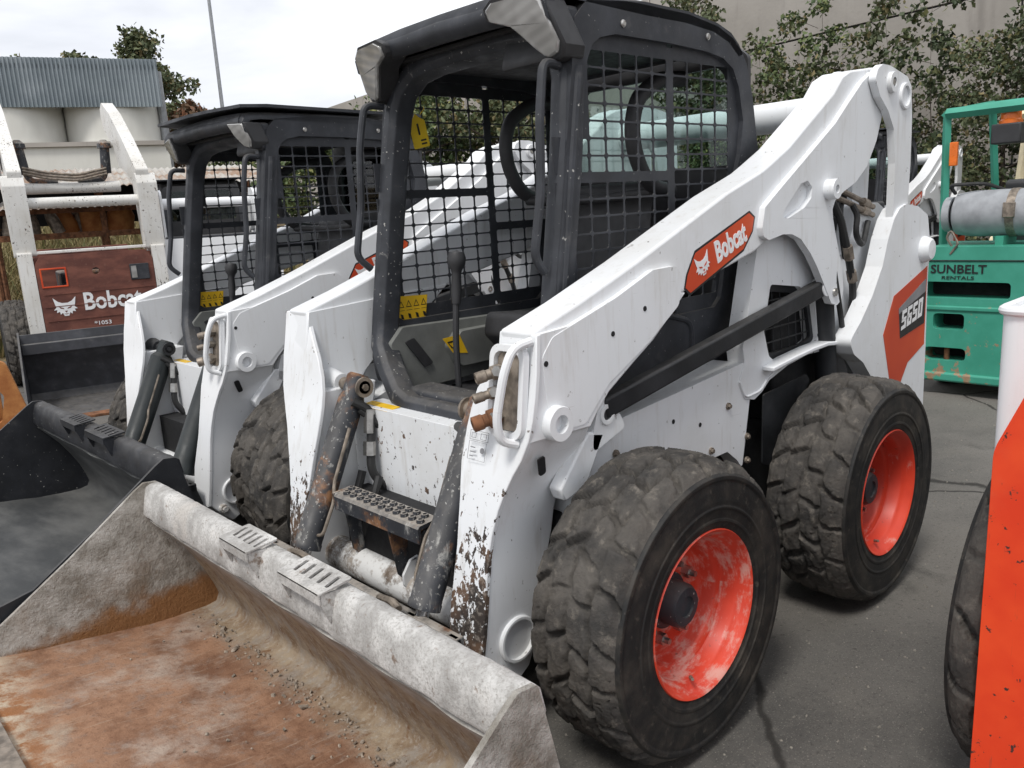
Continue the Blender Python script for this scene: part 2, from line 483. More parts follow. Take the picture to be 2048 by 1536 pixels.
def join(*gs):
    V, F = [], []
    for v, f in gs:
        n = len(V)
        V += [tuple(p) for p in v]
        F += [tuple(i + n for i in q) for q in f]
    return V, F
def xf(g, m):
    return [tuple(m @ Vector(p)) for p in g[0]], g[1]
def mv(g, d):
    return [(p[0] + d[0], p[1] + d[1], p[2] + d[2]) for p in g[0]], g[1]
def mir(g, s):
    return ([(p[0], p[1] * s, p[2]) for p in g[0]], g[1])
def prism(pts, y0, y1, holes=(), ptsB=None, axis='y'):
    """Outline in the x-z plane given thickness along y (ptsB: the outline at y1 if it differs)."""
    loops = [list(pts)] + [list(h) for h in holes]
    loopsB = [list(ptsB or pts)] + [list(h) for h in holes]
    tri = tessellate_polygon([[Vector((a, b, 0)) for a, b in l] for l in loops])
    A = [(a, y0, b) for l in loops for a, b in l]
    B = [(a, y1, b) for l in loopsB for a, b in l]
    n = len(A)
    F = [tuple(t) for t in tri] + [tuple(i + n for i in reversed(t)) for t in tri]
    k = 0
    for l in loops:
        m = len(l)
        for i in range(m):
            j = (i + 1) % m
            F.append((k + i, k + j, n + k + j, n + k + i))
        k += m
    V = A + B
    if axis == 'z':
        V = [(p[0], p[2], p[1]) for p in V]
    if axis == 'x':
        V = [(p[1], p[0], p[2]) for p in V]
    return V, F
def box(x0, x1, y0, y1, z0, z1):
    return prism([(x0, z0), (x1, z0), (x1, z1), (x0, z1)], y0, y1)
def rrect(x0, x1, z0, z1, r, n=4):
    out = []
    for cx, cz, a0 in ((x1 - r, z1 - r, 0), (x0 + r, z1 - r, 90), (x0 + r, z0 + r, 180), (x1 - r, z0 + r, 270)):
        for i in range(n + 1):
            a = R(a0 + 90 * i / n)
            out.append((cx + r * math.cos(a), cz + r * math.sin(a)))
    return out
def circ(cx, cz, r, n=16, a0=0):
    return [(cx + r * math.cos(a0 + 2 * math.pi * i / n), cz + r * math.sin(a0 + 2 * math.pi * i / n)) for i in range(n)]
def roundpoly(pts, r=.02, n=4):
    """Round every corner of a closed 2-D outline."""
    out = []
    m = len(pts)
    for i in range(m):
        p = Vector(pts[i]); a = Vector(pts[i - 1]) - p; b = Vector(pts[(i + 1) % m]) - p
        la, lb = a.length, b.length
        ang = a.angle(b) if la > 1e-6 and lb > 1e-6 else math.pi
        d = min(r / max(math.tan(ang / 2), .05), la * .45, lb * .45)
        if ang > R(172):
            out.append(tuple(p)); continue
        s, e = p + a / la * d, p + b / lb * d
        for k in range(n + 1):
            t_ = k / n
            q = s * (1 - t_) ** 2 + p * 2 * t_ * (1 - t_) + e * t_ ** 2
            out.append((q.x, q.y))
    return out
def smoothpath(pts, r=.05, n=5):
    pts = [Vector(p) for p in pts]
    out = [pts[0]]
    for i in range(1, len(pts) - 1):
        p = pts[i]; a = pts[i - 1] - p; b = pts[i + 1] - p
        d = min(r, a.length * .45, b.length * .45)
        s, e = p + a.normalized() * d, p + b.normalized() * d
        for k in range(n + 1):
            t_ = k / n
            out.append(s * (1 - t_) ** 2 + p * 2 * t_ * (1 - t_) + e * t_ ** 2)
    out.append(pts[-1])
    return out
def sweep(path, section, up=None, cap=True, closed=False, scales=None):
    P = [Vector(p) for p in path]
    n = len(P); m = len(section)
    V, F = [], []
    prev = None
    for i in range(n):
        a = P[i - 1] if (i or closed) else P[i]
        b = P[(i + 1) % n] if (i < n - 1 or closed) else P[i]
        tg = (b - a).normalized()
        if up is not None:
            s = tg.cross(Vector(up)).normalized(); u = s.cross(tg).normalized()
        else:
            if prev is None:
                ref = Vector((0, 0, 1)) if abs(tg.z) < .9 else Vector((1, 0, 0))
                s = tg.cross(ref).normalized()
            else:
                s = (prev - tg * prev.dot(tg)).normalized()
            u = s.cross(tg).normalized()
        prev = s
        k = scales[i] if scales else 1
        V += [tuple(P[i] + s * (q[0] * k) + u * (q[1] * k)) for q in section]
    for i in range(n if closed else n - 1):
        for j in range(m):
            a, b = i * m + j, i * m + (j + 1) % m
            c, d = ((i + 1) % n) * m + (j + 1) % m, ((i + 1) % n) * m + j
            F.append((a, b, c, d))
    if cap and not closed:
        F.append(tuple(range(m))[::-1]); F.append(tuple((n - 1) * m + j for j in range(m)))
    return V, F
def tube(path, r, n=10, fil=.04, closed=False, scales=None):
    return sweep(smoothpath(path, fil) if fil else path, circ(0, 0, r, n), closed=closed, scales=scales)
def cyl(p0, p1, r0, r1=None, n=20):
    r1 = r0 if r1 is None else r1
    return sweep([p0, p1], circ(0, 0, 1, n), scales=[r0, r1])
def lathe(prof, org, ax, n=24, caps=True):
    """Profile of (radius, distance along axis) turned about an axis."""
    ax = Vector(ax).normalized(); org = Vector(org)
    ref = Vector((0, 0, 1)) if abs(ax.z) < .9 else Vector((1, 0, 0))
    s = ax.cross(ref).normalized(); u = s.cross(ax)
    V, F = [], []
    m = len(prof)
    for r, d in prof:
        for j in range(n):
            a = 2 * math.pi * j / n
            V.append(tuple(org + ax * d + s * (r * math.cos(a)) + u * (r * math.sin(a))))
    for i in range(m - 1):
        for j in range(n):
            F.append((i * n + j, i * n + (j + 1) % n, (i + 1) * n + (j + 1) % n, (i + 1) * n + j))
    if caps and prof[0][0] > 1e-5: F.append(tuple(range(n))[::-1])
    if caps and prof[-1][0] > 1e-5: F.append(tuple((m - 1) * n + j for j in range(n)))
    return V, F
def ring(org, ax, ro, ri, h, n=24, deep=None):
    deep = h if deep is None else deep
    return lathe([(ri * .98, h - deep), (ri, h), (ro * .96, h), (ro, h - min(.006, h * .3)), (ro, 0), (ri * .98, 0)] if False else
                 [(0, h - deep), (ri, h - deep), (ri, h), (ro * .95, h), (ro, h - min(.005, h * .3)), (ro, 0), (0, 0)], org, ax, n)
def text_geo(s, size=1, embolden=.02, sx=1, shear=0, extrude=.0008):
    cu = bpy.data.curves.new('lettering', 'FONT')
    cu.body = s; cu.size = size; cu.offset = embolden * size; cu.extrude = extrude; cu.shear = shear
    cu.align_x = 'CENTER'; cu.align_y = 'CENTER'; cu.resolution_u = 3
    ob = bpy.data.objects.new('lettering', cu)
    COL.objects.link(ob)
    me = ob.evaluated_get(bpy.context.evaluated_depsgraph_get()).to_mesh()
    g = [(v.co.x * sx, v.co.y, v.co.z) for v in me.vertices], [tuple(p.vertices) for p in me.polygons]
    bpy.data.objects.remove(ob)
    bpy.data.curves.remove(cu)
    return g
def basis(org, xd, yd):
    xd = Vector(xd).normalized(); yd = Vector(yd); yd = (yd - xd * yd.dot(xd)).normalized(); zd = xd.cross(yd)
    return Matrix(((xd.x, yd.x, zd.x, org[0]), (xd.y, yd.y, zd.y, org[1]), (xd.z, yd.z, zd.z, org[2]), (0, 0, 0, 1)))
def flat(polys, th=.0008):
    gs = []
    for p in polys:
        v, f = prism(p, 0, th)
        gs.append(([(a, c, b) for a, b, c in v], f))
    return join(*gs)
# wild-cat head emblem, drawn as outlines (unit height)
CAT = [(-.50, .50), (-.30, .30), (-.12, .22), (.12, .22), (.30, .30), (.50, .50), (.44, .18), (.40, .02), (.52, -.10), (.38, -.10), (.42, -.24), (.28, -.20), (.26, -.34),
       (.16, -.26), (.10, -.42), (-.10, -.42), (-.16, -.26), (-.26, -.34), (-.28, -.20), (-.42, -.24), (-.38, -.10), (-.52, -.10), (-.40, .02), (-.44, .18)]
CAT_CUT = [[(-.30, .06), (-.10, -.02), (-.06, -.08), (-.22, -.05)], [(.30, .06), (.10, -.02), (.06, -.08), (.22, -.05)],
           [(-.07, -.17), (.07, -.17), (0, -.26)], [(-.13, -.31), (.13, -.31), (0, -.35)]]
def emblem(parent, m, size, col, cut, name='emblem'):
    o = mk(name, xf(flat([[(a * size, b * size) for a, b in CAT]]), m), col, parent, smooth=0)
    mk('emblem_face', xf(mv(flat([[(a * size, b * size) for a, b in q] for q in CAT_CUT]), (0, 0, .0012)), m), cut, parent, smooth=0)
    return o
# ------------------------------------------------------------------ ground
g = mk('ground', ([(-300, -300, 0), (300, -300, 0), (300, 300, 0), (-300, 300, 0)], [(0, 1, 2, 3)]), 'asphalt', recalc=False)
tag(g, 'worn dark grey asphalt yard with cracks and oil stains', 'ground', kind='structure')

# ------------------------------------------------------------------ wheels
def tyre_geo(seed=1, nu=560, depth=.024, cell=(.124, .088)):
    rng = np.random.RandomState(seed)
    ctrl = [(.222, -.012), (.232, .000), (.250, .0045), (.253, .0075), (.259, .0075), (.262, .0055), (.285, .0085), (.288, .0110), (.293, .0110), (.296, .0090), (.310, .0098), (.340, .0085), (.360, .0065), (.366, .0105), (.376, .0105), (.381, .002), (.396, -.010), (.407, -.026), (.4125, -.05),
            (.4145, -.10), (.415, -.14), (.4145, -.18), (.4125, -.215), (.405, -.244), (.392, -.262), (.368, -.270), (.31, -.276), (.25, -.268), (.222, -.25)]
    c = np.array(ctrl); seg = np.r_[0, np.cumsum(np.hypot(*np.diff(c, axis=0).T))]
    s = np.unique(np.r_[np.linspace(0, seg[-1], 130), seg])
    r = np.interp(s, seg, c[:, 0]); y = np.interp(s, seg, c[:, 1])
    sm = np.interp(s, seg, np.arange(len(c)))
    w = np.clip((r - .380) / .014, 0, 1)                      # 1 on the tread, 0 on the sidewalls
    th = np.linspace(0, 2 * np.pi, nu, endpoint=False)
    RT = .412; circm = 2 * np.pi * RT
    arc = s - np.interp(.412, r[:len(r) // 2], s[:len(r) // 2])      # distance across the tread
    # worn lugs: four staggered rows of slanted blocks, edges ragged, some grooves worn away
    wid = arc[w > .5]; a0, a1 = wid.min(), wid.max(); nb = 4; na = int(round(circm / cell[0])); ln = circm / na
    U, A = np.meshgrid(th * RT, arc, indexing='ij')
    k0 = 2 * np.pi / circm
    def wav(f, g, ph): return np.sin(round(f / k0) * k0 * U + g * A + ph)
    pa = A + .006 * wav(11, 0, .4) + .004 * wav(37, 25, 1.) + .002 * wav(90, 60, 2.)
    rowf = (pa - a0) / (a1 - a0) * nb
    row = np.clip(np.floor(rowf), 0, nb - 1).astype(int)
    dr = np.minimum(rowf - row, 1 - (rowf - row)) * (a1 - a0) / nb
    dr = np.where((rowf < .5) | (rowf > nb - .5), 9., dr)          # no groove along the shoulders
    pu = U + np.abs(A - (a0 + a1) / 2) * .55 + .007 * wav(17, 40, 0) + .004 * wav(53, 30, 2) + .002 * wav(120, 90, 1)
    cf = pu / ln + .5 * (row % 2) + .23 * row
    ci = np.floor(cf).astype(int)
    jit = rng.uniform(-.10, .10, (nb, na + 1))
    fr = cf - ci
    edge = np.minimum(np.abs(fr - jit[row, ci % na]), np.abs(1 + jit[row, (ci + 1) % na] - fr)) * ln
    lv = rng.uniform(-1, 1, (nb, na))[row, ci % na]
    gu = np.clip((.0130 - edge) / .0045, 0, 1); gv_ = np.clip((.0085 - dr) / .0045, 0, 1) * .7
    gr = np.maximum(gu, gv_)
    gr = gr * gr * (3 - 2 * gr)
    gr = gr * np.clip(.90 + .35 * wav(9, 17, 0) + .25 * wav(29, -41, 1), .45, 1)
    crack = np.clip(1 - np.abs(wav(23, 70, 1) + .8 * wav(61, -50, 3) + .5 * wav(140, 30, 0)) / .10, 0, 1) * np.clip(wav(7, 20, 2), 0, 1)
    gr = np.maximum(gr, .38 * crack)
    rough = .0016 * np.sin(U * 83 + 3 * np.sin(A * 70)) * np.sin(A * 95 + U * 20) + .0030 * lv + .0016 * np.sin(U * 31 + A * 22) * np.sin(A * 48 - U * 13) + rng.normal(0, .0006, U.shape)
    disp = w[None, :] * (-depth * gr + rough)
    rr = r[None, :] + disp
    V = np.stack([rr * np.cos(th)[:, None], np.broadcast_to(y[None, :], rr.shape), rr * np.sin(th)[:, None]], -1).reshape(-1, 3)
    m = len(s)
    i, j = np.meshgrid(np.arange(nu), np.arange(m - 1), indexing='ij')
    k = (i + 1) % nu
    F = np.stack([i * m + j, i * m + j + 1, k * m + j + 1, k * m + j], -1).reshape(-1, 4)
    side = (w[:-1] + w[1:]) < .6
    return V.tolist(), F.tolist(), np.broadcast_to(side[None, :], (nu, m - 1)).reshape(-1)
def tyre_mesh(key, **k):
    if key not in CACHE:
        V, F, side = tyre_geo(**k)
        me = bpy.data.meshes.new('tyre')
        me.from_pydata(V, [], F)
        me.materials.append(M['tyre']); me.materials.append(M['sidewall'])
        me.polygons.foreach_set('material_index', side.astype(np.int32))
        finish(me, 180, True)
        CACHE[key] = me
    return CACHE[key]
def wheel(root, x, side, rim='rim', spin=0.0, seed=1, yc=.905, zc=.404, lo=False):
    o = mk('wheel', lambda: lathe([(.227, -.035), (.229, -.004), (.224, .004), (.216, -.002), (.211, -.020), (.198, -.030), (.193, -.038), (.191, -.068), (.186, -.076), (.170, -.081), (.165, -.087), (.162, -.122), (.154, -.131), (.14, -.134), (.0, -.134)], (0, 0, 0), (0, 1, 0), 64, caps=False), rim, root, smooth=40, recalc=True, key='rim')
    o.location = (x, yc * side, zc)
    o.rotation_euler = (0, 0, 0 if side > 0 else math.pi)
    ty = bpy.data.objects.new('tyre', tyre_mesh('tyre_lo' if lo else 'tyre%d' % seed, seed=seed, nu=200 if lo else 560))
    COL.objects.link(ty); ty.parent = o
    ty.rotation_euler = (0, spin, 0)
    ty.scale = (.974, 1, .974)
    mk('hub', lambda: lathe([(.078, -.134), (.078, -.120), (.062, -.112), (.060, -.072), (.052, -.060), (.030, -.058), (.028, -.064), (0, -.064)], (0, 0, 0), (0, 1, 0), 28), 'black_splat' if rim == 'rim' else 'black', o, key='hub')
    if lo: return o
    for k in range(8):
        a = spin + 2 * math.pi * k / 8
        n = mk('lug_nut', lambda: join(cyl((0, -.134, 0), (0, -.110, 0), .0165, .0165, 6), cyl((0, -.110, 0), (0, -.094, 0), .009, .008, 8)), 'steel', o, key='nut', smooth=0)
        n.location = (.105 * math.cos(a), 0, .105 * math.sin(a))
    v = mk('valve_stem', cyl((.03, -.03, -.180), (.05, -.01, -.168), .006, .004, 8), 'steel_dirty', o)
    return o

# ------------------------------------------------------------------ outlines (metres, loader frame: x forward, y left, z up)
ARM_UP = [(.279, 1.158), (.296, 1.06), (.306, 1.0), (.326, .893), (.10, .885), (.065, .925), (.02, .965), (-.084, 1.024), (-.182, 1.077), (-.25, 1.125), (-.34, 1.193)]
# front edge of the arm leg at each height: (z, outer corner (x, y), inner corner (x, y))
LEG = [(1.158, (.279, .620), (.262, .515)), (1.06, (.294, .626), (.283, .450)), (1.006, (.305, .628), (.296, .408)), (.95, (.315, .625), (.304, .386)), (.90, (.326, .618), (.313, .374)), (.85, (.337, .600), (.325, .370)), (.809, (.349, .578), (.337, .369)), (.76, (.361, .556), (.349, .374)),
       (.717, (.372, .541), (.360, .380)), (.65, (.384, .525), (.377, .386)), (.591, (.393, .516), (.391, .391)), (.52, (.403, .513), (.413, .397)), (.449, (.413, .512), (.434, .401)), (.375, (.424, .510), (.445, .400)), (.30, (.436, .506), (.454, .398)), (.275, (.440, .505), (.457, .398))]
LEG_BACK = [(.90, .09), (.85, .100), (.809, .113), (.76, .130), (.717, .150), (.65, .155), (.591, .158), (.52, .178), (.449, .215), (.375, .231), (.30, .233), (.275, .234)]
def leg_geo():
    bk = dict(LEG_BACK)
    V, F = [], []
    rows = [(z, o, (i[0], max(i[1], .392)), bk[z]) for z, o, i in LEG if z in bk] + [(.22, (.392, .505), (.400, .398), .262), (.180, (.348, .505), (.352, .398), .330)]
    for z, o, i, b in rows:
        V += [(o[0] - .008, o[1], z), (i[0] - .008, i[1], z), (b, i[1], z), (b, o[1], z)]
    n = len(rows)
    for k in range(n - 1):
        for j in range(4):
            F.append((k * 4 + j, k * 4 + (j + 1) % 4, (k + 1) * 4 + (j + 1) % 4, (k + 1) * 4 + j))
    F += [(0, 1, 2, 3), tuple((n - 1) * 4 + j for j in range(4))]
    return V, F
def front_plate_geo():
    V, F = [], []
    for z, o, i in LEG:
        V += [(o[0] + .006, o[1] + .003, z), (i[0] + .006, i[1], z), (i[0] - .010, i[1], z), (o[0] - .010, o[1] + .003, z)]
    n = len(LEG)
    for k in range(n - 1):
        for j in range(4):
            F.append((k * 4 + j, k * 4 + (j + 1) % 4, (k + 1) * 4 + (j + 1) % 4, (k + 1) * 4 + j))
    F += [(0, 1, 2, 3), tuple((n - 1) * 4 + j for j in range(4))]
    return V, F
BEAM_TOP = [(.284, 1.163), (.12, 1.213), (-.128, 1.299), (-.565, 1.464), (-.782, 1.531), (-.850, 1.560), (-.963, 1.611), (-1.272, 1.794), (-1.335, 1.852), (-1.415, 1.882), (-1.60, 1.905), (-1.70, 1.905)]
BEAM = BEAM_TOP + [(-1.71, 1.84), (-1.62, 1.74), (-1.50, 1.57), (-1.30, 1.46), (-1.10, 1.41), (-.90, 1.335), (-.747, 1.278), (-.519, 1.229), (-.36, 1.193), (-.10, 1.10), (.26, 1.02)]
REAR_PLATE = [(-1.557, 1.888), (-1.626, 1.786), (-1.642, 1.728), (-1.598, 1.634), (-1.524, 1.542), (-1.430, 1.484), (-1.337, 1.454), (-1.266, 1.423), (-1.246, 1.392), (-1.252, 1.359), (-1.272, 1.309), (-1.303, 1.241), (-1.335, 1.171),
              (-1.351, 1.092), (-1.338, 1.055), (-1.300, 1.038), (-1.255, 1.050), (-1.201, 1.117), (-1.136, 1.197), (-1.084, 1.249), (-1.016, 1.301), (-.952, 1.322), (-.891, 1.325), (-.800, 1.312), (-.768, 1.325), (-.758, 1.354),
              (-.775, 1.418), (-.829, 1.450), (-.902, 1.492), (-1.024, 1.560), (-1.253, 1.690), (-1.356, 1.766), (-1.46, 1.84)]
LINK = [(-1.500, 1.850), (-1.520, 1.887), (-1.560, 1.906), (-1.630, 1.905), (-1.793, 1.876), (-1.834, 1.844), (-1.854, 1.724), (-1.857, 1.547), (-1.841, 1.30), (-1.701, 1.30), (-1.705, 1.547), (-1.682, 1.676), (-1.623, 1.742), (-1.548, 1.79)]
TAIL = [(-1.807, 1.388), (-1.745, 1.374), (-1.695, 1.337), (-1.642, 1.260), (-1.597, 1.156), (-1.512, 1.049), (-1.417, .963), (-1.324, .898), (-1.366, .843), (-1.449, .798), (-1.538, .717), (-1.62, .58), (-1.66, .48), (-2.088, .45), (-2.085, .761),
        (-2.074, 1.065), (-2.081, 1.211), (-2.041, 1.334), (-1.93, 1.375)]
UPRIGHT = [(-.719, .841), (-.755, .907), (-.744, .960), (-.775, 1.066), (-.84, 1.31), (-1.00, 1.42), (-1.20, 1.42), (-1.30, 1.34), (-1.36, 1.24), (-1.42, 1.20), (-1.50, 1.22), (-1.55, 1.30), (-1.58, 1.40), (-1.78, 1.40), (-2.02, 1.30), (-2.06, .50), (-1.70, .46),
           (-1.62, .62), (-1.50, .80), (-1.36, .855), (-1.20, .862), (-1.05, .846), (-.92, .815), (-.872, .783), (-.82, .765), (-.755, .780)]
CAB = [(-.100, 1.955), (-.150, 2.002), (-.409, 2.028), (-.626, 2.026), (-.789, 2.009), (-.870, 1.987), (-.918, 1.955), (-.967, 1.896), (-1.006, 1.79), (-1.026, 1.693), (-1.053, 1.573), (-1.062, 1.50), (-1.04, 1.0), (-.90, .88), (-.06, .86), (.05, .88), (.062, .97),
       (.035, 1.174), (-.018, 1.469), (-.063, 1.734), (-.083, 1.85)]
WIN = [(-.145, 1.852), (-.168, 1.892), (-.202, 1.912), (-.27, 1.926), (-.521, 1.925), (-.731, 1.917), (-.822, 1.904), (-.881, 1.876), (-.917, 1.818), (-.945, 1.71), (-.925, 1.60), (-.885, 1.489), (-.80, 1.12), (-.76, 1.09), (-.06, 1.09), (-.016, 1.12), (-.016, 1.221),
       (-.033, 1.356), (-.054, 1.488), (-.088, 1.644)]

def inside(p, poly):
    c = False
    j = len(poly) - 1
    for i in range(len(poly)):
        (xi, yi), (xj, yj) = poly[i], poly[j]
        if (yi > p[1]) != (yj > p[1]) and p[0] < (xj - xi) * (p[1] - yi) / (yj - yi) + xi:
            c = not c
        j = i
    return c
def guard_geo(win=WIN, mid=-.545, cross=((1.535, -.545, 9), (1.40, -9, -.545)), px=.0685, pz=.0470):
    """Punched steel guard: a plate with rows of rounded square holes, bars 9 mm wide, wider cross bars."""
    V, F = [], []
    xs = [mid + .02 + k * px for k in range(-1, 13)]
    def cols(a, b):
        n = max(1, int((b - a) / px)); p = (b - a) / n
        return [(a + i * p, a + (i + 1) * p) for i in range(n)]
    def rows(a, b):
        n = max(1, int(round((b - a) / pz))); p = (b - a) / n
        return [(a + i * p, a + (i + 1) * p) for i in range(n)]
    x_lo, x_hi = min(p[0] for p in win) - .01, max(p[0] for p in win) + .01
    z_lo, z_hi = min(p[1] for p in win) - .005, max(p[1] for p in win) + .005
    halves = [(mid + .014, x_hi, cross[0][0]), (x_lo, mid - .014, cross[1][0])]
    def quad(x0, x1, z0, z1):
        n = len(V)
        V.extend([(x0, 0, z0), (x1, 0, z0), (x1, 0, z1), (x0, 0, z1)])
        F.append((n, n + 1, n + 2, n + 3))
    def cell(x0, x1, z0, z1, b=.0027, c=.0055):
        h = [(x0 + b + c, z0 + b), (x1 - b - c, z0 + b), (x1 - b, z0 + b + c), (x1 - b, z1 - b - c), (x1 - b - c, z1 - b), (x0 + b + c, z1 - b), (x0 + b, z1 - b - c), (x0 + b, z0 + b + c)]
        n = len(V)
        V.extend([(x0, 0, z0), (x1, 0, z0), (x1, 0, z1), (x0, 0, z1)] + [(p[0], 0, p[1]) for p in h])
        o = n; k = n + 4
        F.extend([(o, o + 1, k + 1, k), (o + 1, k + 2, k + 1), (o + 1, o + 2, k + 3, k + 2), (o + 2, k + 4, k + 3), (o + 2, o + 3, k + 5, k + 4), (o + 3, k + 6, k + 5), (o + 3, o, k + 7, k + 6), (o, k, k + 7)])
    for xa, xb, zc in halves:
        for za, zb in ((z_lo, zc - .012), (zc + .012, z_hi)):
            for x0, x1 in cols(xa, xb):
                for z0, z1 in rows(za, zb):
                    cs = [inside(q, win) for q in ((x0, z0), (x1, z0), (x1, z1), (x0, z1))]
                    if sum(cs) >= 3: cell(x0, x1, z0, z1)
                    elif sum(cs) >= 1: quad(x0, x1, z0, z1)
        quad(xa, xb if xb < x_hi else x_hi - .05, zc - .012, zc + .012)
    quad(mid - .014, mid + .014, z_lo + .02, z_hi - .015)
    return V, F
SEG = {'S': 'afgcd', '6': 'afgcde', '5': 'afgcd', '0': 'abcdef'}
def seg_text(txt, w, h, t_=.0155, shear=.28):
    polys = []
    W_ = w + .012
    for i, ch in enumerate(txt):
        x0 = (i - len(txt) / 2) * W_
        R_ = {'a': (0, w, h - t_, h), 'g': (0, w, h / 2 - t_ / 2, h / 2 + t_ / 2), 'd': (0, w, 0, t_), 'f': (0, t_, h / 2, h - t_), 'e': (0, t_, t_, h / 2), 'b': (w - t_, w, h / 2, h - t_), 'c': (w - t_, w, t_, h / 2)}
        for k in SEG[ch]:
            a, b, c, d = R_[k]
            polys.append([(x0 + p + shear * (q - h / 2), q - h / 2) for p, q in ((a, c), (b, c), (b, d), (a, d))])
    return flat(polys)
def both():
    return ((1, 'l'), (-1, 'r'))

HANDLE = [(-.058, .415, 1.832), (.012, .425, 1.836), (.040, .432, 1.70), (.055, .436, 1.50), (.092, .436, 1.33), (.045, .425, 1.285)]
def fx(z):       # leaning plane of the cab front
    return .232 - .17 * z

def build_loader(root, st='worn', bucket=True, hi=True, seed=1):
    """st: worn (white, hard used) or fresh (recently repainted)."""
    worn = st == 'worn'
    W = 'white' if worn else 'white_clean'
    chip = 'white_chip' if worn else 'white_clean'
    cylm = 'black_cyl' if worn else 'black_cyl_new'
    blk = 'black'
    P = lambda name, geo, mat, par=None, **k: mk(name, geo, mat, par or root, **k)
    # --- chassis
    P('chassis', lambda: join(box(-2.0, .12, -.50, .50, .24, .62), box(-1.98, -1.06, -.50, .50, .62, 1.36), box(.0, .10, -.50, .50, .5, .80)), 'dark', key='chassis', bevel=.01)
    for s, n in both():
        fs = P('frame_side', lambda: mir(prism(roundpoly([(.10, .62), (.13, .80), (-.02, .853), (-.10, .857), (-.758, .907), (-.80, .80), (-.745, .534), (-.713, .572), (-.652, .617), (-.45, .617), (-.20, .40), (.08, .40)], .015), .44, .562), s), W, key='fs' + n, bevel=.014)
        if hi:
            for bx_, bz in ((-.655, .776), (-.552, .646), (-.066, .760), (-.773, .643), (-.774, .557)):
                P('bolt', lambda: mir(join(cyl((bx_, .560, bz), (bx_, .568, bz), .012, .012, 12), cyl((bx_, .568, bz), (bx_, .575, bz), .008, .007, 6)), s), 'steel_dirty', fs, smooth=0, key='fb%s%.3f' % (n, bx_))
            for bx_, bz in ((-.348, .791), (-.492, .748), (-.30, .70)):
                P('hole_shade_disc', lambda: mir(cyl((bx_, .5615, bz), (bx_, .5632, bz), .0075, .0075, 10), s), 'dark', fs, smooth=0, key='fh%s%.3f' % (n, bx_))  # dark disc on the uncut plate, shade of a hole put into colour
        P('pivot_lug', lambda: mir(join(prism(roundpoly([(.075, .80), (-.07, .845), (-.055, .875), (-.02, .93), (.012, .945), (.045, .92), (.062, .87)], .02), .55, .60), ring((.010, .598, .898), (0, 1, 0), .030, .017, .008, 20, .03)), s), W, key='lug' + n, bevel=.004)
        P('pivot_pin', lambda: mir(cyl((.010, .56, .898), (.010, .601, .898), .016, .016, 16), s), 'dark_plastic', key='lugpin' + n)
        P('wedge_plate', lambda: mir(prism([(.085, .865), (.02, .85), (.10, .72), (.19, .70), (.205, .735)], .555, .60), s), W, key='wedge' + n, bevel=.006)
        up = P('upright', lambda: mir(prism(roundpoly(UPRIGHT, .02), .50, .565, [roundpoly([(-1.285, .905), (-1.247, 1.047), (-1.13, 1.125), (-.923, 1.154), (-.882, .995), (-.916, .903), (-.95, .88), (-1.20, .88)], .02)]), s), W, key='up' + n, bevel=.006)
        P('upright_seam', lambda: mir(tube([(-.745, .90, 0)] and [(-.722, .567, .846), (-.755, .567, .783), (-.862, .567, .790), (-.906, .567, .829), (-1.0, .567, .850)], .0035, 6, .03), s), W, up, key='seam' + n)
        P('fender_lip', lambda: mir(sweep([(-.87, .58, .866), (-1.0, .583, .880), (-1.15, .585, .892), (-1.266, .585, .895), (-1.40, .585, .880), (-1.515, .58, .848)], [(-.03, -.008), (.03, -.008), (.03, .008), (-.03, .008)], up=(0, 0, 1)), s), W, up, key='lip' + n, bevel=.004)
        gv = P('vent_frame', lambda: mir(prism(roundpoly([(-1.285, .905), (-1.247, 1.047), (-1.13, 1.125), (-.923, 1.154), (-.882, .995), (-.916, .903), (-.95, .88), (-1.20, .88)], .02), .53, .545,
               [roundpoly([(-1.262, .917), (-1.226, 1.037), (-1.12, 1.102), (-.942, 1.127), (-.906, .995), (-.934, .915), (-.96, .902), (-1.19, .902)], .015)]), s), 'black_clean', key='vf' + n)
        if hi:
            bars = [cyl((-.95 - k * .055, .534, .89), (-.93 - k * .055, .534, 1.12), .003, .003, 6) for k in range(6)] + [cyl((-.90, .534, .94 + k * .05), (-1.27, .534, .94 + k * .05), .003, .003, 6) for k in range(4)]
            P('vent_grille', lambda: mir(join(*bars), s), 'black_clean', gv, key='vg' + n)
        P('vent_core', lambda: mir(box(-1.27, -.90, .44, .46, .86, 1.16), s), 'steel_dirty', key='vc' + n)
        P('splash_guard', lambda: mir(prism(roundpoly([(-.870, .773), (-1.179, .790), (-1.208, .763), (-.919, .50), (-.865, .52)], .012), .566, .572), s), 'black_clean', key='spl' + n)
        tp = P('tail_panel', lambda: mir(prism(roundpoly(TAIL, .03), .60, .668), s), W, key='tail' + n, bevel=.008)
        P('tail_boss', lambda: mir(lathe([(.055, 0), (.055, .012), (.045, .034), (.040, .038), (0, .040)], (-2.008, .666, 1.192), (0, 1, 0), 28), s), W, tp, key='tb' + n)
        dk = P('side_decal', lambda: mir(prism([(-2.060, 1.118), (-1.717, 1.026), (-1.626, .880), (-1.716, .650), (-1.811, .640), (-1.887, .723), (-2.062, .777)], .6685, .6695), s), 'decal_orange', tp, key='td' + n, smooth=0)
        P('decal_panel', lambda: mir(prism([(-2.050, 1.066), (-1.768, .968), (-1.792, .841), (-2.046, .872)], .6698, .6706), s), 'decal_grey', tp, key='tdp' + n, smooth=0)
        P('decal_band', lambda: mir(prism([(-2.050, 1.010), (-1.772, .945), (-1.792, .841), (-2.046, .872)], .6708, .6712), s), 'decal_black', tp, key='tdb' + n, smooth=0)
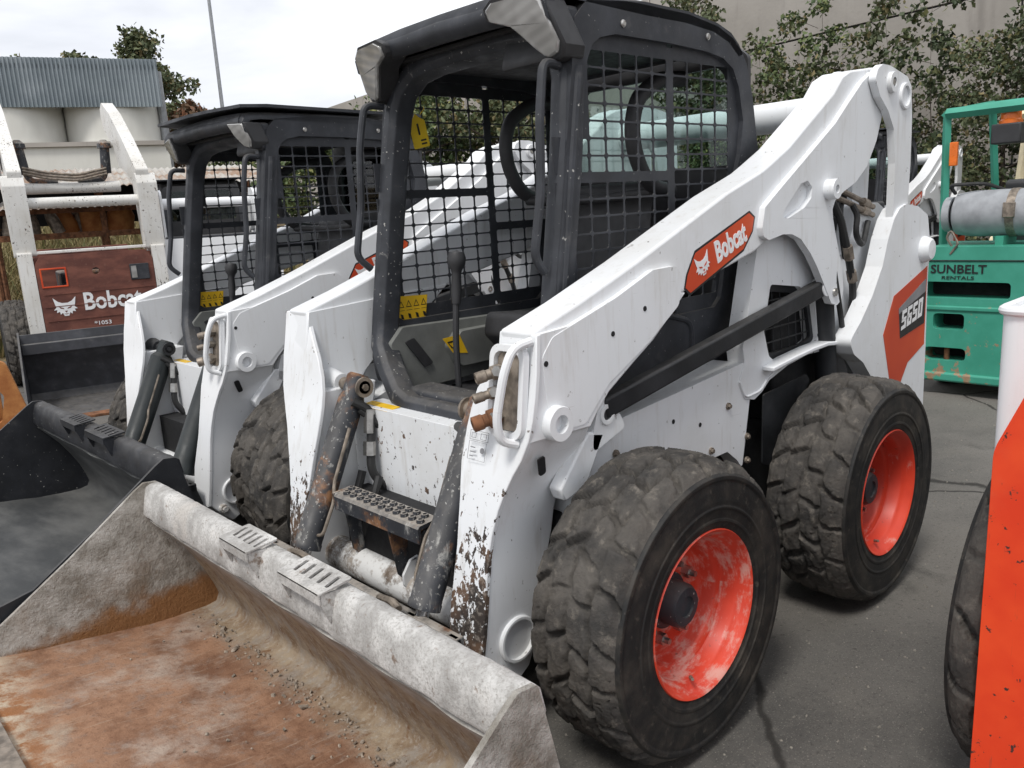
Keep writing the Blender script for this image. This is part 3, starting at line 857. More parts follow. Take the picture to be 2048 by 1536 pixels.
        P('model_lettering', lambda: xf(seg_text('S650', .046, .078), basis((-1.915, .6716 * s, .932), (-s, 0, -.02 if s < 0 else .16), (0, 0, 1))), 'decal_white', tp, key='tdt' + n, smooth=0)
        # lift arm
        arm = P('lift_arm', lambda: mir(prism(BEAM, .49, .607), s), W, key='beam' + n, bevel=.020, seg=3)
        P('arm_plate', lambda: mir(prism(roundpoly(REAR_PLATE, .012, 3), .60, .627, [roundpoly([(-.882, 1.379), (-.910, 1.413), (-1.009, 1.487), (-1.056, 1.497), (-1.090, 1.473), (-1.083, 1.437), (-1.035, 1.406), (-.926, 1.376)], .012)]), s), W, arm, key='rp' + n, bevel=.006)
        P('arm_nose', lambda: mir(prism(ARM_UP, .483, .6215), s), W, arm, key='nose' + n, bevel=.005)
        P('arm_leg', lambda: mir(leg_geo(), s), W, arm, key='leg' + n, bevel=.006)
        P('wear_plate', lambda: mir(front_plate_geo(), s), chip, arm, key='fp' + n + st, bevel=.003)
        P('doubler', lambda: mir(prism(roundpoly([(.270, 1.10), (.23, 1.145), (-.02, 1.215), (-.18, 1.272), (-.29, 1.275), (-.325, 1.235), (-.30, 1.16), (-.16, 1.075), (.02, .99), (.12, .90), (.25, .90)], .03), .600, .6235), s), W, arm, key='dbl' + n, bevel=.005)
        P('pivot_boss', lambda: mir(ring((.236, .618, .928), (0, 1, 0), .046, .024, .030, 32, .028), s), W, arm, key='pb1' + n)
        P('rod_collar', lambda: mir(ring((-1.205, .624, 1.463), (0, 1, 0), .036, .015, .040, 24, .02), s), W, arm, key='pb2' + n)
        P('link_pin', lambda: mir(ring((-1.277, .622, 1.090), (0, 1, 0), .016, .009, .012, 16, .008), s), 'steel', arm, key='pb3' + n)
        P('slot_shade', lambda: mir(xf(flat([roundpoly([(-.024, .030), (.0, .034), (.026, -.028), (.004, -.034)], .011)], .004), basis((.272, .600, .820), (-1, 0, 0), (0, .44, 1))), s), 'dark', arm, key='slot_shade' + n, smooth=0)  # thin dark plate on the solid leg, painting the shade inside a slot
        for hx, hz in ((.258, 1.083), (.0, 1.12), (-.14, 1.17)):
            P('hole_shade_disc', lambda: mir(cyl((hx, .6215, hz), (hx, .6248, hz), .0075, .0075, 12), s), 'dark', arm, smooth=0, key='ah%s%.2f' % (n, hx))  # nothing is cut here, the dark disc paints the shade of a hole
        P('tube_end', lambda: mir(ring((.307, .508, .321), (0, 1, 0), .066, .056, .012, 36, .10), s), W, arm, key='te' + n)
        P('pin_end', lambda: mir(join(cyl((.378, .502, .252), (.378, .528, .252), .020, .020, 14), cyl((.378, .528, .252), (.378, .540, .252), .012, .012, 6)), s), 'white_tube', arm, key='pe' + n)
        # decal on the arm
        P('decal_edge', lambda: mir(prism([(-.712, 1.411), (-.746, 1.391), (-.733, 1.345), (-.677, 1.286), (-.379, 1.178), (-.349, 1.200), (-.361, 1.242), (-.406, 1.308)], .6072, .6078), s), 'decal_black', arm, key='ade' + n, smooth=0)
        P('arm_decal', lambda: mir(prism([(-.709, 1.404), (-.738, 1.388), (-.727, 1.348), (-.674, 1.293), (-.381, 1.186), (-.357, 1.203), (-.368, 1.239), (-.409, 1.301)], .6080, .6086), s), 'decal_orange', arm, key='ad' + n, smooth=0)
        m = basis((-.60 if s > 0 else -.50, .6092 * s, 1.318 if s > 0 else 1.282), (-s * .945, 0, s * .327), (s * .25, 0, 1))
        P('brand_lettering', lambda: xf(text_geo('Bobcat', .092, .034, .70), m), 'decal_white', arm, key='at' + n, smooth=0)
        me_ = basis((-.445 if s > 0 else -.66, .6092 * s, 1.262 if s > 0 else 1.345), (-s * .945, 0, s * .327), (s * .25, 0, 1))
        emblem(arm, me_, .074, 'decal_white', 'decal_orange')
        # rear link, control bar, cylinders
        lk = P('rear_link', lambda: mir(prism(roundpoly(LINK, .02, 3), .630, .658), s), W, key='lk' + n, bevel=.007)
        P('link_inner', lambda: mir(prism(roundpoly(LINK, .02, 3), .47, .492), s), W, lk, key='lki' + n, bevel=.006)
        P('link_boss', lambda: mir(ring((-1.635, .656, 1.845), (0, 1, 0), .038, .018, .018, 24, .014), s), W, lk, key='lb1' + n)
        P('link_bolt', lambda: mir(cyl((-1.635, .658, 1.845), (-1.635, .672, 1.845), .014, .013, 6), s), 'steel', lk, key='lbb' + n, smooth=0)
        P('link_ring', lambda: mir(ring((-1.767, .656, 1.802), (0, 1, 0), .050, .038, .012, 28, .012), s), W, lk, key='lb2' + n)
        P('control_link', lambda: mir(sweep([(.015, .585, .912), (-1.225, .600, 1.112)], [(-.021, -.030), (.021, -.030), (.021, .030), (-.021, .030)], up=(0, 0, 1)), s), 'black_clean', key='cl' + n, bevel=.008)
        P('link_eye', lambda: mir(cyl((-1.225, .575, 1.112), (-1.225, .625, 1.112), .032, .032, 20), s), W, key='cle' + n)
        lc = P('lift_cylinder', lambda: mir(cyl((-1.36, .565, .72), (-1.245, .575, 1.33), .042, .042, 20), s), 'black_clean', key='lc' + n)
        P('rod', lambda: mir(cyl((-1.245, .575, 1.33), (-1.215, .585, 1.45), .022, .022, 14), s), 'chrome', lc, key='lcr' + n)
        P('hose', lambda: mir(join(tube([(-1.30, .60, 1.26), (-1.29, .62, 1.15), (-1.34, .62, 1.02), (-1.42, .60, .90)], .011, 8, .06), tube([(-1.46, .56, 1.42), (-1.40, .585, 1.36), (-1.42, .585, 1.28), (-1.48, .57, 1.20)], .010, 8, .06)), s), 'rubber_hose', key='hz' + n)
        for k_, dz in enumerate((0, -.032)):
            P('steel_line', lambda: mir(join(tube([(-1.38, .575, 1.465 + dz), (-1.445, .58, 1.449 + dz), (-1.70, .58, 1.385 + dz)], .011, 8, .03), cyl((-1.60, .58, 1.410 + dz), (-1.65, .58, 1.398 + dz), .017, .017, 6)), s), 'steel_dirty', key='sl%d' % k_ + n)
        P('hose', lambda: mir(join(tube([(-1.50, .585, 1.40), (-1.515, .60, 1.36), (-1.50, .60, 1.29), (-1.59, .59, 1.23), (-1.655, .58, 1.33)], .012, 8, .05), tube([(-1.30, .60, 1.42), (-1.346, .61, 1.36), (-1.40, .615, 1.24), (-1.50, .60, 1.07), (-1.52, .58, .95)], .014, 8, .08)), s), 'rubber_hose', key='hz2' + n)
        P('hose_fitting', lambda: mir(cyl((-1.40, .615, 1.25), (-1.425, .612, 1.20), .020, .020, 6), s), 'steel_dirty', key='hzf' + n, smooth=0)
        P('hose_fitting', lambda: mir(cyl((-1.46, .605, 1.15), (-1.48, .603, 1.11), .020, .020, 6), s), 'steel_dirty', key='hzg' + n, smooth=0)
        # tilt cylinder
        y = .318
        p0, p1, p2 = Vector((.222, y, .912)), Vector((.470, y, .412)), Vector((.525, y, .300))
        ax = (p1 - p0).normalized()
        rc = .0445 if worn else .056
        tcy = P('tilt_cylinder', lambda: mir(lathe([(0, -.04), (.030, -.04), (.038, -.03), (.038, .03), (rc, .05), (rc, (p1 - p0).length - .02), (rc + .0025, (p1 - p0).length - .016), (rc + .0025, (p1 - p0).length), (.024, (p1 - p0).length)], p0, ax, 28), s), cylm, key='tc' + n + st)
        P('rod', lambda: mir(cyl(p1, p2, .020, .020, 16), s), 'chrome', tcy, key='tcr' + n)
        P('rod_eye', lambda: mir(cyl(p2 + Vector((0, -.035, 0)), p2 + Vector((0, .035, 0)), .036, .036, 18), s), 'steel_dirty', tcy, key='tce' + n)
        P('pin_boss', lambda: mir(cyl((.222, .400, .912), (.222, .488, .912), .032, .046, 24), s), W if worn else 'black_clean', arm, key='pbs' + n)
        P('pivot_pin', lambda: mir(join(cyl((.222, .262, .912), (.222, .39, .912), .022, .022, 18), cyl((.222, .262, .912), (.222, .270, .912), .034, .034, 20), cyl((.222, .254, .912), (.222, .262, .912), .012, .012, 6)), s), 'steel_dirty' if worn else 'black_clean', tcy, key='tcp' + n)
        P('hose', lambda: mir(join(tube([p0 + ax * .10 + Vector((.0, -.045, .05)), p0 + ax * .12 + Vector((-.06, -.07, .03)), p0 + ax * .28 + Vector((-.10, -.08, -.03)), (.20, y - .09, .56)], .015, 10, .06), tube([p0 + ax * .10 + Vector((-.02, -.05, .02)), (.16, y - .10, .74), (.15, y - .09, .50)], .014, 10, .06)), s), 'rubber_hose', tcy, key='tch' + n)
        P('hose_fitting', lambda: mir(join(cyl(p0 + ax * .12 + Vector((-.055, -.068, .035)), p0 + ax * .18 + Vector((-.07, -.072, .01)), .019, .019, 6), cyl(p0 + ax * .20 + Vector((-.075, -.074, 0)), p0 + ax * .24 + Vector((-.085, -.077, -.01)), .021, .021, 6), cyl((.163, y - .10, .76), (.157, y - .10, .70), .019, .019, 6)), s), 'steel', tcy, key='tcf' + n, smooth=0)
        P('steel_line', lambda: mir(tube([p0 + ax * .16 + Vector((.0, -.052, .02)), p0 + ax * .34 + Vector((0, -.052, .01)), p0 + ax * .38 + Vector((0, -.075, .0)), p0 + ax * .50 + Vector((0, -.070, .0)), p0 + ax * .51 + Vector((0, -.02, .0))], .006, 8, .02), s), 'steel_dirty', tcy, key='tcl' + n)
    # --- tubes across
    P('cross_tube', lambda: cyl((-1.474, -.50, 1.757), (-1.474, .50, 1.757), .060, .060, 28), W, key='xt')
    P('torque_tube', lambda: cyl((.307, -.40, .321), (.307, .40, .321), .056, .056, 32), 'white_tube' if worn else W, key='tt')
    for ys in (.06,) if worn else ():
        P('tube_bracket', lambda: prism(roundpoly([(.28, .36), (.36, .35), (.36, .39), (.33, .43), (.28, .44)], .01), ys, ys + .010), W, key='tbk%.2f' % ys, bevel=.002)
    # --- front panel and step
    P('front_panel', lambda: join(prism(roundpoly([(-.36, .84), (-.385, .80), (-.385, .59), (-.34, .53), (.34, .53), (.385, .59), (.385, .80), (.36, .84)], .05), .10, .205, axis='x')), 'white_scuff' if worn else W, key='fpan', bevel=.022, seg=3)
    if worn:
        stp = P('step', lambda: prism([(.325, .606), (.395, .600), (.402, .592), (.402, .548), (.394, .548), (.392, .588), (.323, .594)], -.225, .225), 'black_muddy', key='step')
        for i in range(11):
            for j in range(2):
                yy = -.205 + i * .039 + (j % 2) * .018; xx = .345 + j * .030
                sd_ = P('tread_stud', lambda: lathe([(.013, 0), (.011, .009), (.0065, .010), (.0065, .002), (0, .002)], (0, 0, 0), (0, 0, 1), 8), 'black_muddy', stp, key='stud')
                sd_.location = (xx, yy, .6055 - (xx - .325) * .08)
        P('step_bracket', lambda: join(prism([(.325, .605), (.40, .60), (.395, .56), (.36, .52), (.345, .39), (.32, .36), (.30, .38), (.315, .55)], -.238, -.228)), 'black_muddy', stp, key='sb1')
        P('step_bracket', lambda: prism([(.32, .60), (.395, .59), (.365, .39), (.34, .36), (.325, .39)], .045, .053), 'black_muddy', stp, key='sb2')
        P('hose', lambda: join(tube([(.30, .08, .52), (.31, .30, .50)], .020, 10, 0)), 'rubber_hose', key='sth')
        for k_, (ya, yb) in enumerate(((-.30, -.24), (-.20, -.26), (.20, .28))):
            P('hose', lambda: tube([(.24, ya, .62), (.29, ya + .01, .52), (.30, (ya + yb) / 2, .44), (.26, yb, .36)], .014, 8, .06), 'rubber_hose', key='sthx%d' % k_)
        P('rear_beam', lambda: box(.22, .25, -.36, .36, .44, .52), 'black_muddy', key='rbeam', bevel=.005)
        P('hose_end', lambda: cyl((.302, .06, .52), (.302, .12, .519), .022, .022, 12), 'rusty', key='sthe')
    P('front_floor', lambda: join(box(.10, .30, -.33, .33, .30, .56)), 'dark', key='ffl')
    # --- cab
    hoop = [(0, .838), (-.16, .838), (-.235, .862), (-.335, .930), (-.412, 1.005), (-.418, 1.10), (-.412, 1.60), (-.400, 1.80), (-.375, 1.875), (-.30, 1.930), (-.20, 1.945), (0, 1.950)]
    hp = hoop + [(-a, b) for a, b in reversed(hoop[1:-1])]
    pts = []
    for a, b in hp:
        bulge = .045 * math.exp(-((b - .84) / .10) ** 2)
        pts.append((fx(b) + bulge - .040, a, b))
    sec = roundpoly([(-.034, -.035), (.034, -.035), (.034, .035), (.016, .052), (-.016, .052), (-.034, .035)], .012, 3)
    P('cab_frame', lambda: sweep([Vector(p) for p in pts], sec, up=(1, 0, .17), closed=True), 'black_splat' if worn else blk, key='hoop', smooth=45)
    P('sill', lambda: join(sweep([(.02, -.22, .835), (.03, 0, .835), (.02, .22, .835)], rrect(-.06, .06, -.035, .055, .02), up=(0, 0, 1))), 'black_splat' if worn else blk, key='sill')
    for s, n in both():
        P('frame_bead', lambda: mir(tube([(fx(z) - .030, .440, z) for z in (1.83, 1.6, 1.3, 1.02)], .016, 10, 0), s), 'black_splat' if worn else blk, key='bead' + n)
        cs = P('cab_side', lambda: mir(prism(roundpoly(CAB, .02, 3), .405, .446, [roundpoly(WIN, .02, 2)]), s), blk, key='cs' + n, bevel=.007)
        gd = P('window_guard', lambda: mir(mv(guard_geo(), (0, .428, 0)), s), 'black' if hi else 'black', cs, key='gd' + n, smooth=0, recalc=False)
        so = gd.modifiers.new('plate', 'SOLIDIFY'); so.thickness = .004; so.offset = 0
        P('side_recess', lambda: mir(join(tube([(-.12, .446, .94), (-.12, .446, 1.02), (-.40, .446, 1.12), (-.62, .446, 1.06), (-.62, .446, .96)], .010, 8, .06)), s), blk, cs, key='rec' + n)
        for bx_, bz in ((-.302, 1.957), (-.73, 1.962)):
            P('bolt', lambda: mir(lathe([(.011, 0), (.011, .003), (.007, .007), (0, .007)], (bx_, .446, bz), (0, 1, 0), 12), s), 'steel', cs, key='cb%s%.2f' % (n, bx_))
        hd = P('grab_handle', lambda: mir(tube(HANDLE, .0125, 10, .035), s), blk, key='gh' + n)
        # work light: angular housing with clear lens wrapping the roof corner
        if hi:
            LN = [(.252, 1.988), (.254, 1.962), (.285, 1.952), (.318, 1.940), (.345, 1.912), (.375, 1.878), (.395, 1.858), (.415, 1.850), (.442, 1.860), (.454, 1.884), (.445, 1.93), (.434, 1.985), (.40, 2.003), (.28, 2.003)]
            if not worn:
                LN = [(.335, 1.985), (.350, 1.925), (.385, 1.880), (.425, 1.872), (.446, 1.90), (.446, 1.975)]
            cx = sum(p[0] for p in LN) / len(LN); cz = sum(p[1] for p in LN) / len(LN)
            HO = [(cx + (a - cx) * 1.14, cz + (b - cz) * 1.14) for a, b in LN]
            dx, dy = (.035, .025) if worn else (.03, .0)
            def lamp(poly, a, b):
                v, f = prism(poly, a, b, axis='x')
                return mir(([(p[0] + .012 - .13 * (p[1] - .428) + .42 * (p[2] - 1.992), p[1], p[2]) for p in v], f), s)
            wl = P('work_light', lambda: lamp(HO, -.075, .010), 'dark_plastic', key='wl%s%d' % (n, worn), bevel=.006)
            P('lens', lambda: lamp(LN, .004, .020), 'lens', wl, key='wn%s%d' % (n, worn), bevel=.005)
        P('roof_bracket', lambda: mir(box(-.12, -.07, .37, .442, 1.86, 1.985), s), blk, key='rbr' + n, bevel=.012)
    def roof():
        top = [(.010, 1.960), (.018, 1.998), (.002, 2.026), (-.05, 2.034), (-.15, 2.036), (-.41, 2.040), (-.626, 2.038), (-.789, 2.020), (-.88, 1.992), (-.945, 1.948)]
        ys = [(-.446, -.020), (-.43, -.006), (-.40, 0), (-.2, .010), (0, .012), (.2, .010), (.40, 0), (.43, -.006), (.446, -.020)]
        V, F = [], []
        c = Vector((-.5, 1.5))
        for th in (0, .030):
            for x, z in top:
                d = (Vector((x, z)) - Vector((-.48, 1.75))).normalized()
                for y, dz in ys:
                    V.append((x - d.x * th, y, z + dz * (1 if z > 1.9 else 0) - d.y * th))
        nt_, ny = len(top), len(ys)
        for k in range(2):
            o = k * nt_ * ny
            for i in range(nt_ - 1):
                for j in range(ny - 1):
                    F.append((o + i * ny + j, o + i * ny + j + 1, o + (i + 1) * ny + j + 1, o + (i + 1) * ny + j))
        o = nt_ * ny
        for i in range(nt_ - 1):
            for j in (0, ny - 1):
                F.append((i * ny + j, (i + 1) * ny + j, o + (i + 1) * ny + j, o + i * ny + j))
        for j in range(ny - 1):
            for i in (0, nt_ - 1):
                F.append((i * ny + j, i * ny + j + 1, o + i * ny + j + 1, o + i * ny + j))
        return V, F
    rf = P('roof', roof, blk, key='roof', smooth=50)
    P('roof_beam', lambda: tube([(-.012, -.42, 1.988), (-.012, 0, 1.996), (-.012, .42, 1.988)], .034, 14, 0), blk, rf, key='rbm')
    P('headliner', lambda: box(-.98, -.06, -.40, .40, 1.955, 1.965), 'dark_plastic', rf, key='hl')
    if not worn:
        def visor():
            rim = [(-.10, -.475, 2.066), (.030, -.470, 2.075), (.060, -.2, 2.066), (.065, 0, 2.066), (.060, .2, 2.062), (.030, .470, 2.056), (-.10, .475, 2.062), (-1.0, .47, 2.05), (-1.0, -.47, 2.05)]
            V = rim + [(x, y, z - .014) for x, y, z in rim]
            F = [(0, 1, 2, 3, 4, 5, 6), (0, 6, 7, 8), (9, 10, 11, 12, 13, 14, 15), (9, 15, 16, 17)] + [(i, (i + 1) % 9, 9 + (i + 1) % 9, 9 + i) for i in range(9)]
            return V, F
        P('sun_visor', visor, blk, rf, key='visor', smooth=20)
    # cab back wall with window
    bw = P('cab_back', lambda: prism(roundpoly([(-.43, 1.0), (.43, 1.0), (.43, 1.93), (.38, 1.97), (-.38, 1.97), (-.43, 1.93)], .03), -1.02, -1.0, [roundpoly([(-.37, 1.57), (.37, 1.57), (.355, 1.86), (.31, 1.91), (-.31, 1.91), (-.355, 1.86)], .03)], axis='x'), 'dark_plastic', key='cbk')
    P('rear_window', lambda: prism(roundpoly([(-.375, 1.565), (.375, 1.565), (.36, 1.865), (.31, 1.915), (-.31, 1.915), (-.36, 1.865)], .03), -1.012, -1.008, axis='x'), 'window_glass', bw, key='rwin')
    if hi:
        st_ = P('seat', lambda: prism(roundpoly([(-.28, 1.02), (-.30, 1.10), (-.72, 1.06), (-.72, .96), (-.34, .96)], .03), -.22, .22), 'dark_plastic', key='seat', bevel=.025, seg=3)
        P('backrest', lambda: prism(roundpoly([(-.66, 1.08), (-.73, 1.52), (-.80, 1.54), (-.82, 1.10), (-.74, 1.04)], .03), -.22, .22), 'dark_plastic', st_, key='seatb', bevel=.03, seg=3)
        LB = [(-.80, 1.86), (-.66, 1.85), (-.545, 1.785), (-.515, 1.70), (-.525, 1.62), (-.565, 1.55), (-.62, 1.505), (-.72, 1.49)]
        lb = P('lap_bar', lambda: tube([(-.62, -.30, 1.49), (-.66, -.1, 1.48), (-.66, .1, 1.48), (-.62, .30, 1.49)], .018, 12, .06), 'dark_plastic', key='lap')
        for s, n in both():
            P('bar_arm', lambda: mir(tube([(a, .30, b) for a, b in LB], .026, 12, .05), s), 'dark_plastic', lb, key='lapa' + n)
        for s, n in both():
            P('side_console', lambda: mir(join(prism(roundpoly([(.02, .90), (.035, 1.02), (-.02, 1.072), (-.70, 1.055), (-.95, 1.06), (-.95, .86), (-.06, .84)], .02), .36, .404), prism(roundpoly([(-.20, .98), (-.25, 1.03), (-.60, 1.03), (-.66, .97), (-.62, .90), (-.24, .90)], .02), .31, .37)), s), 'grey_plastic', key='con' + n, bevel=.012)
            P('switch_pad', lambda: mir(prism(roundpoly([(-.06, 1.03), (-.02, 1.02), (-.10, .915), (-.14, .925)], .008), .352, .358), s), 'dark_plastic', key='swp' + n)
            ly = .30 if s > 0 else .165
            lv = P('control_lever', lambda: mir(tube([(-.10, ly, .80), (-.10, ly, 1.02), (-.115, ly, 1.17)], .0115, 10, .05), s), 'dark_plastic', key='lev' + n)
            P('grip', lambda: mir(lathe([(0, 0), (.016, 0), (.019, .05), (.016, .10), (.020, .115), (.030, .13), (.033, .155), (.026, .175), (0, .182)], (-.115, ly, 1.155), (-.10, 0, 1), 18), s), 'dark_plastic', lv, key='grip' + n)
        P('cab_floor', lambda: box(-.95, .06, -.40, .40, .80, .815), 'dark_plastic', key='cfl')
        P('warning_decal', lambda: prism([(-.035, 1.178), (-.188, 1.170), (-.170, 1.074), (-.045, 1.072)], -.4215, -.4225), 'decal_yellow', key='wd', smooth=0)
        for k in range(4):
            x0 = -.052 - k * .034
            P('decal_symbol', lambda: mv(join(([(x0, 0, 1.134), (x0 - .026, 0, 1.134), (x0 - .013, 0, 1.160), (x0 - .004, 0, 1.137), (x0 - .022, 0, 1.137), (x0 - .013, 0, 1.154)], [(0, 1, 4, 3), (1, 2, 5, 4), (2, 0, 3, 5)]),
                 ([(x0 - .001, 0, 1.124), (x0 - .027, 0, 1.124), (x0 - .027, 0, 1.1225), (x0 - .001, 0, 1.1225)], [(0, 1, 2, 3)]),
                 ([(x0 - .006, 0, 1.112), (x0 - .018, 0, 1.108), (x0 - .022, 0, 1.090), (x0 - .010, 0, 1.094)], [(0, 1, 2, 3)])), (0, -.4205, 0)), 'decal_black', key='wds%d' % k, smooth=0, recalc=False)
        P('warning_decal', lambda: prism([(-.155, 1.015), (-.235, 1.02), (-.27, .945), (-.20, .955)], -.3085, -.3095), 'decal_yellow', key='wd2', smooth=0)
        P('decal_symbol', lambda: prism([(-.175, 1.0), (-.215, 1.003), (-.232, .968), (-.195, .973)], -.3078, -.3084, [[(-.182, .994), (-.210, .996), (-.222, .974), (-.198, .978)]]), 'decal_black', key='wd2s', smooth=0)
        P('warning_decal', lambda: ([(.206, -.335, .838), (.15, -.335, .843), (.15, -.17, .843), (.206, -.17, .838)], [(0, 1, 2, 3)]), 'decal_yellow', key='wd3', smooth=0, recalc=False)
        P('warning_decal', lambda: ([(.2065, .235, .78), (.2065, .265, .78), (.2065, .265, .68), (.2065, .235, .68)], [(0, 1, 2, 3)]), 'decal_yellow', key='wd4', smooth=0, recalc=False)
    P('dashboard', lambda: prism(roundpoly([(-.06, 1.84), (-.10, 1.955), (-.22, 1.955), (-.20, 1.90)], .02), .18, .40), 'dark_plastic', key='dash', bevel=.01)
    P('rear_door', lambda: prism(roundpoly([(-.60, .45), (.60, .45), (.60, 1.33), (.54, 1.38), (-.54, 1.38), (-.60, 1.33)], .03), -2.09, -2.04, axis='x'), W, key='rdoor', bevel=.015)
    P('engine_hood', lambda: box(-2.04, -1.10, -.49, .49, 1.36, 1.40), 'black', key='hood', bevel=.01)
    # --- auxiliary coupler guard on the left arm
    if hi:
        c0 = Vector((.311, .548, 1.015)); BX, BY = (0, 1, 0), (-.13, 0, 1)
        cg = P('coupler_plate', lambda: xf(flat([rrect(-.044, .044, -.098, .098, .022)], .008), basis(c0, BX, BY)), 'steel_dirty', key='cgp', bevel=.002)
        P('plate_surround', lambda: xf((lambda v_: ([(a, c, b) for a, b, c in v_[0]], v_[1]))(prism(rrect(-.062, .062, -.118, .118, .034, 6), 0, .020, [rrect(-.046, .046, -.100, .100, .024, 6)])), basis(c0, BX, BY)), W, cg, key='cgs', bevel=.006, seg=3)
        for k, (dy, dz, r_) in enumerate(((-.030, .050, .0155), (-.036, -.002, .013), (-.036, -.066, .020))):
            d = Vector((.86, -.46, -.22)).normalized(); o_ = c0 + Vector((.022 - .13 * dz, dy, dz))
            P('coupler', lambda: lathe([(r_ * .8, -.02), (r_ * 1.2, -.008), (r_ * 1.2, .014), (r_ * .85, .017), (r_ * .85, .028), (r_, .031), (r_, .056), (r_ * .7, .058), (r_ * .65, .042), (0, .042)], o_, d, 22), 'rusty' if k == 2 and worn else 'steel_dirty', cg, key='cgc%d%d' % (k, worn))
            P('fitting', lambda: cyl(o_ + Vector((-.02, .006, .002)), o_ + Vector((.018, .018, .006)), .016, .014, 6), 'steel', cg, key='cgf%d' % k, smooth=0)
        P('guard_handle', lambda: tube([(.290, .606, 1.142), (.350, .604, 1.134), (.376, .596, 1.075), (.392, .578, .965), (.380, .574, .905), (.335, .585, .890)], .0115, 10, .035), 'white_chip' if worn else W, cg, key='cgh')
        if worn:
            bs = basis((.3345, .448, .862), (0, 1, 0), (-.28, 0, 1))
            fr = lambda x0, x1, z0, z1, w_=.0012: [[(x0, z0), (x1, z0), (x1, z0 + w_), (x0, z0 + w_)], [(x0, z1), (x1, z1), (x1, z1 + w_), (x0, z1 + w_)], [(x0, z0), (x0 + w_, z0), (x0 + w_, z1), (x0, z1)], [(x1 - w_, z0), (x1, z0), (x1, z1), (x1 - w_, z1)]]
            P('instruction_print', lambda: xf(mv(flat(fr(-.042, .030, .012, .036) + fr(.0, .022, .016, .031) + fr(-.036, -.018, .017, .030) + fr(-.042, .026, -.040, .008, .0008) + [circ(.012, -.012, .008, 10), [(-.034, -.006), (-.016, -.006), (-.016, -.009), (-.034, -.009)], [(-.034, -.018), (-.012, -.018), (-.012, -.021), (-.034, -.021)], [(-.034, -.029), (-.020, -.029), (-.020, -.032), (-.034, -.032)]]), (0, 0, .0065)), bs), 'decal_grey', key='ipr', smooth=0)
    # --- wheels
    rims = 'rim' if worn else 'rim_clean'
    for x, s, sp, sd in ((0, 1, .3, seed), (0, -1, 1.1, seed), (-1.143, 1, 2.0, seed + 1), (-1.143, -1, .7, seed + 1)):
        wheel(root, x, s, rims if x == 0 else 'rim_clean', sp, sd, lo=not hi)
    # --- quick-attach frame
    P('attach_frame', lambda: join(box(.455, .485, -.50, .50, .10, .20), box(.48, .51, -.50, .50, .36, .40), *[prism([(.46, .12), (.50, .12), (.55, .36), (.53, .40), (.49, .40), (.46, .30)], yy - .02, yy + .02) for yy in (-.48, -.30, .30, .48)]), 'black_muddy' if worn else 'black_clean', key='atf', bevel=.005)
    if hi:
        for s, n in both():
            P('latch_lever', lambda: mir(tube([(.47, .10, .345), (.50, .14, .40), (.53, .26, .435), (.54, .30, .430)], .011, 8, .04), s), 'steel_dirty', key='ll' + n)

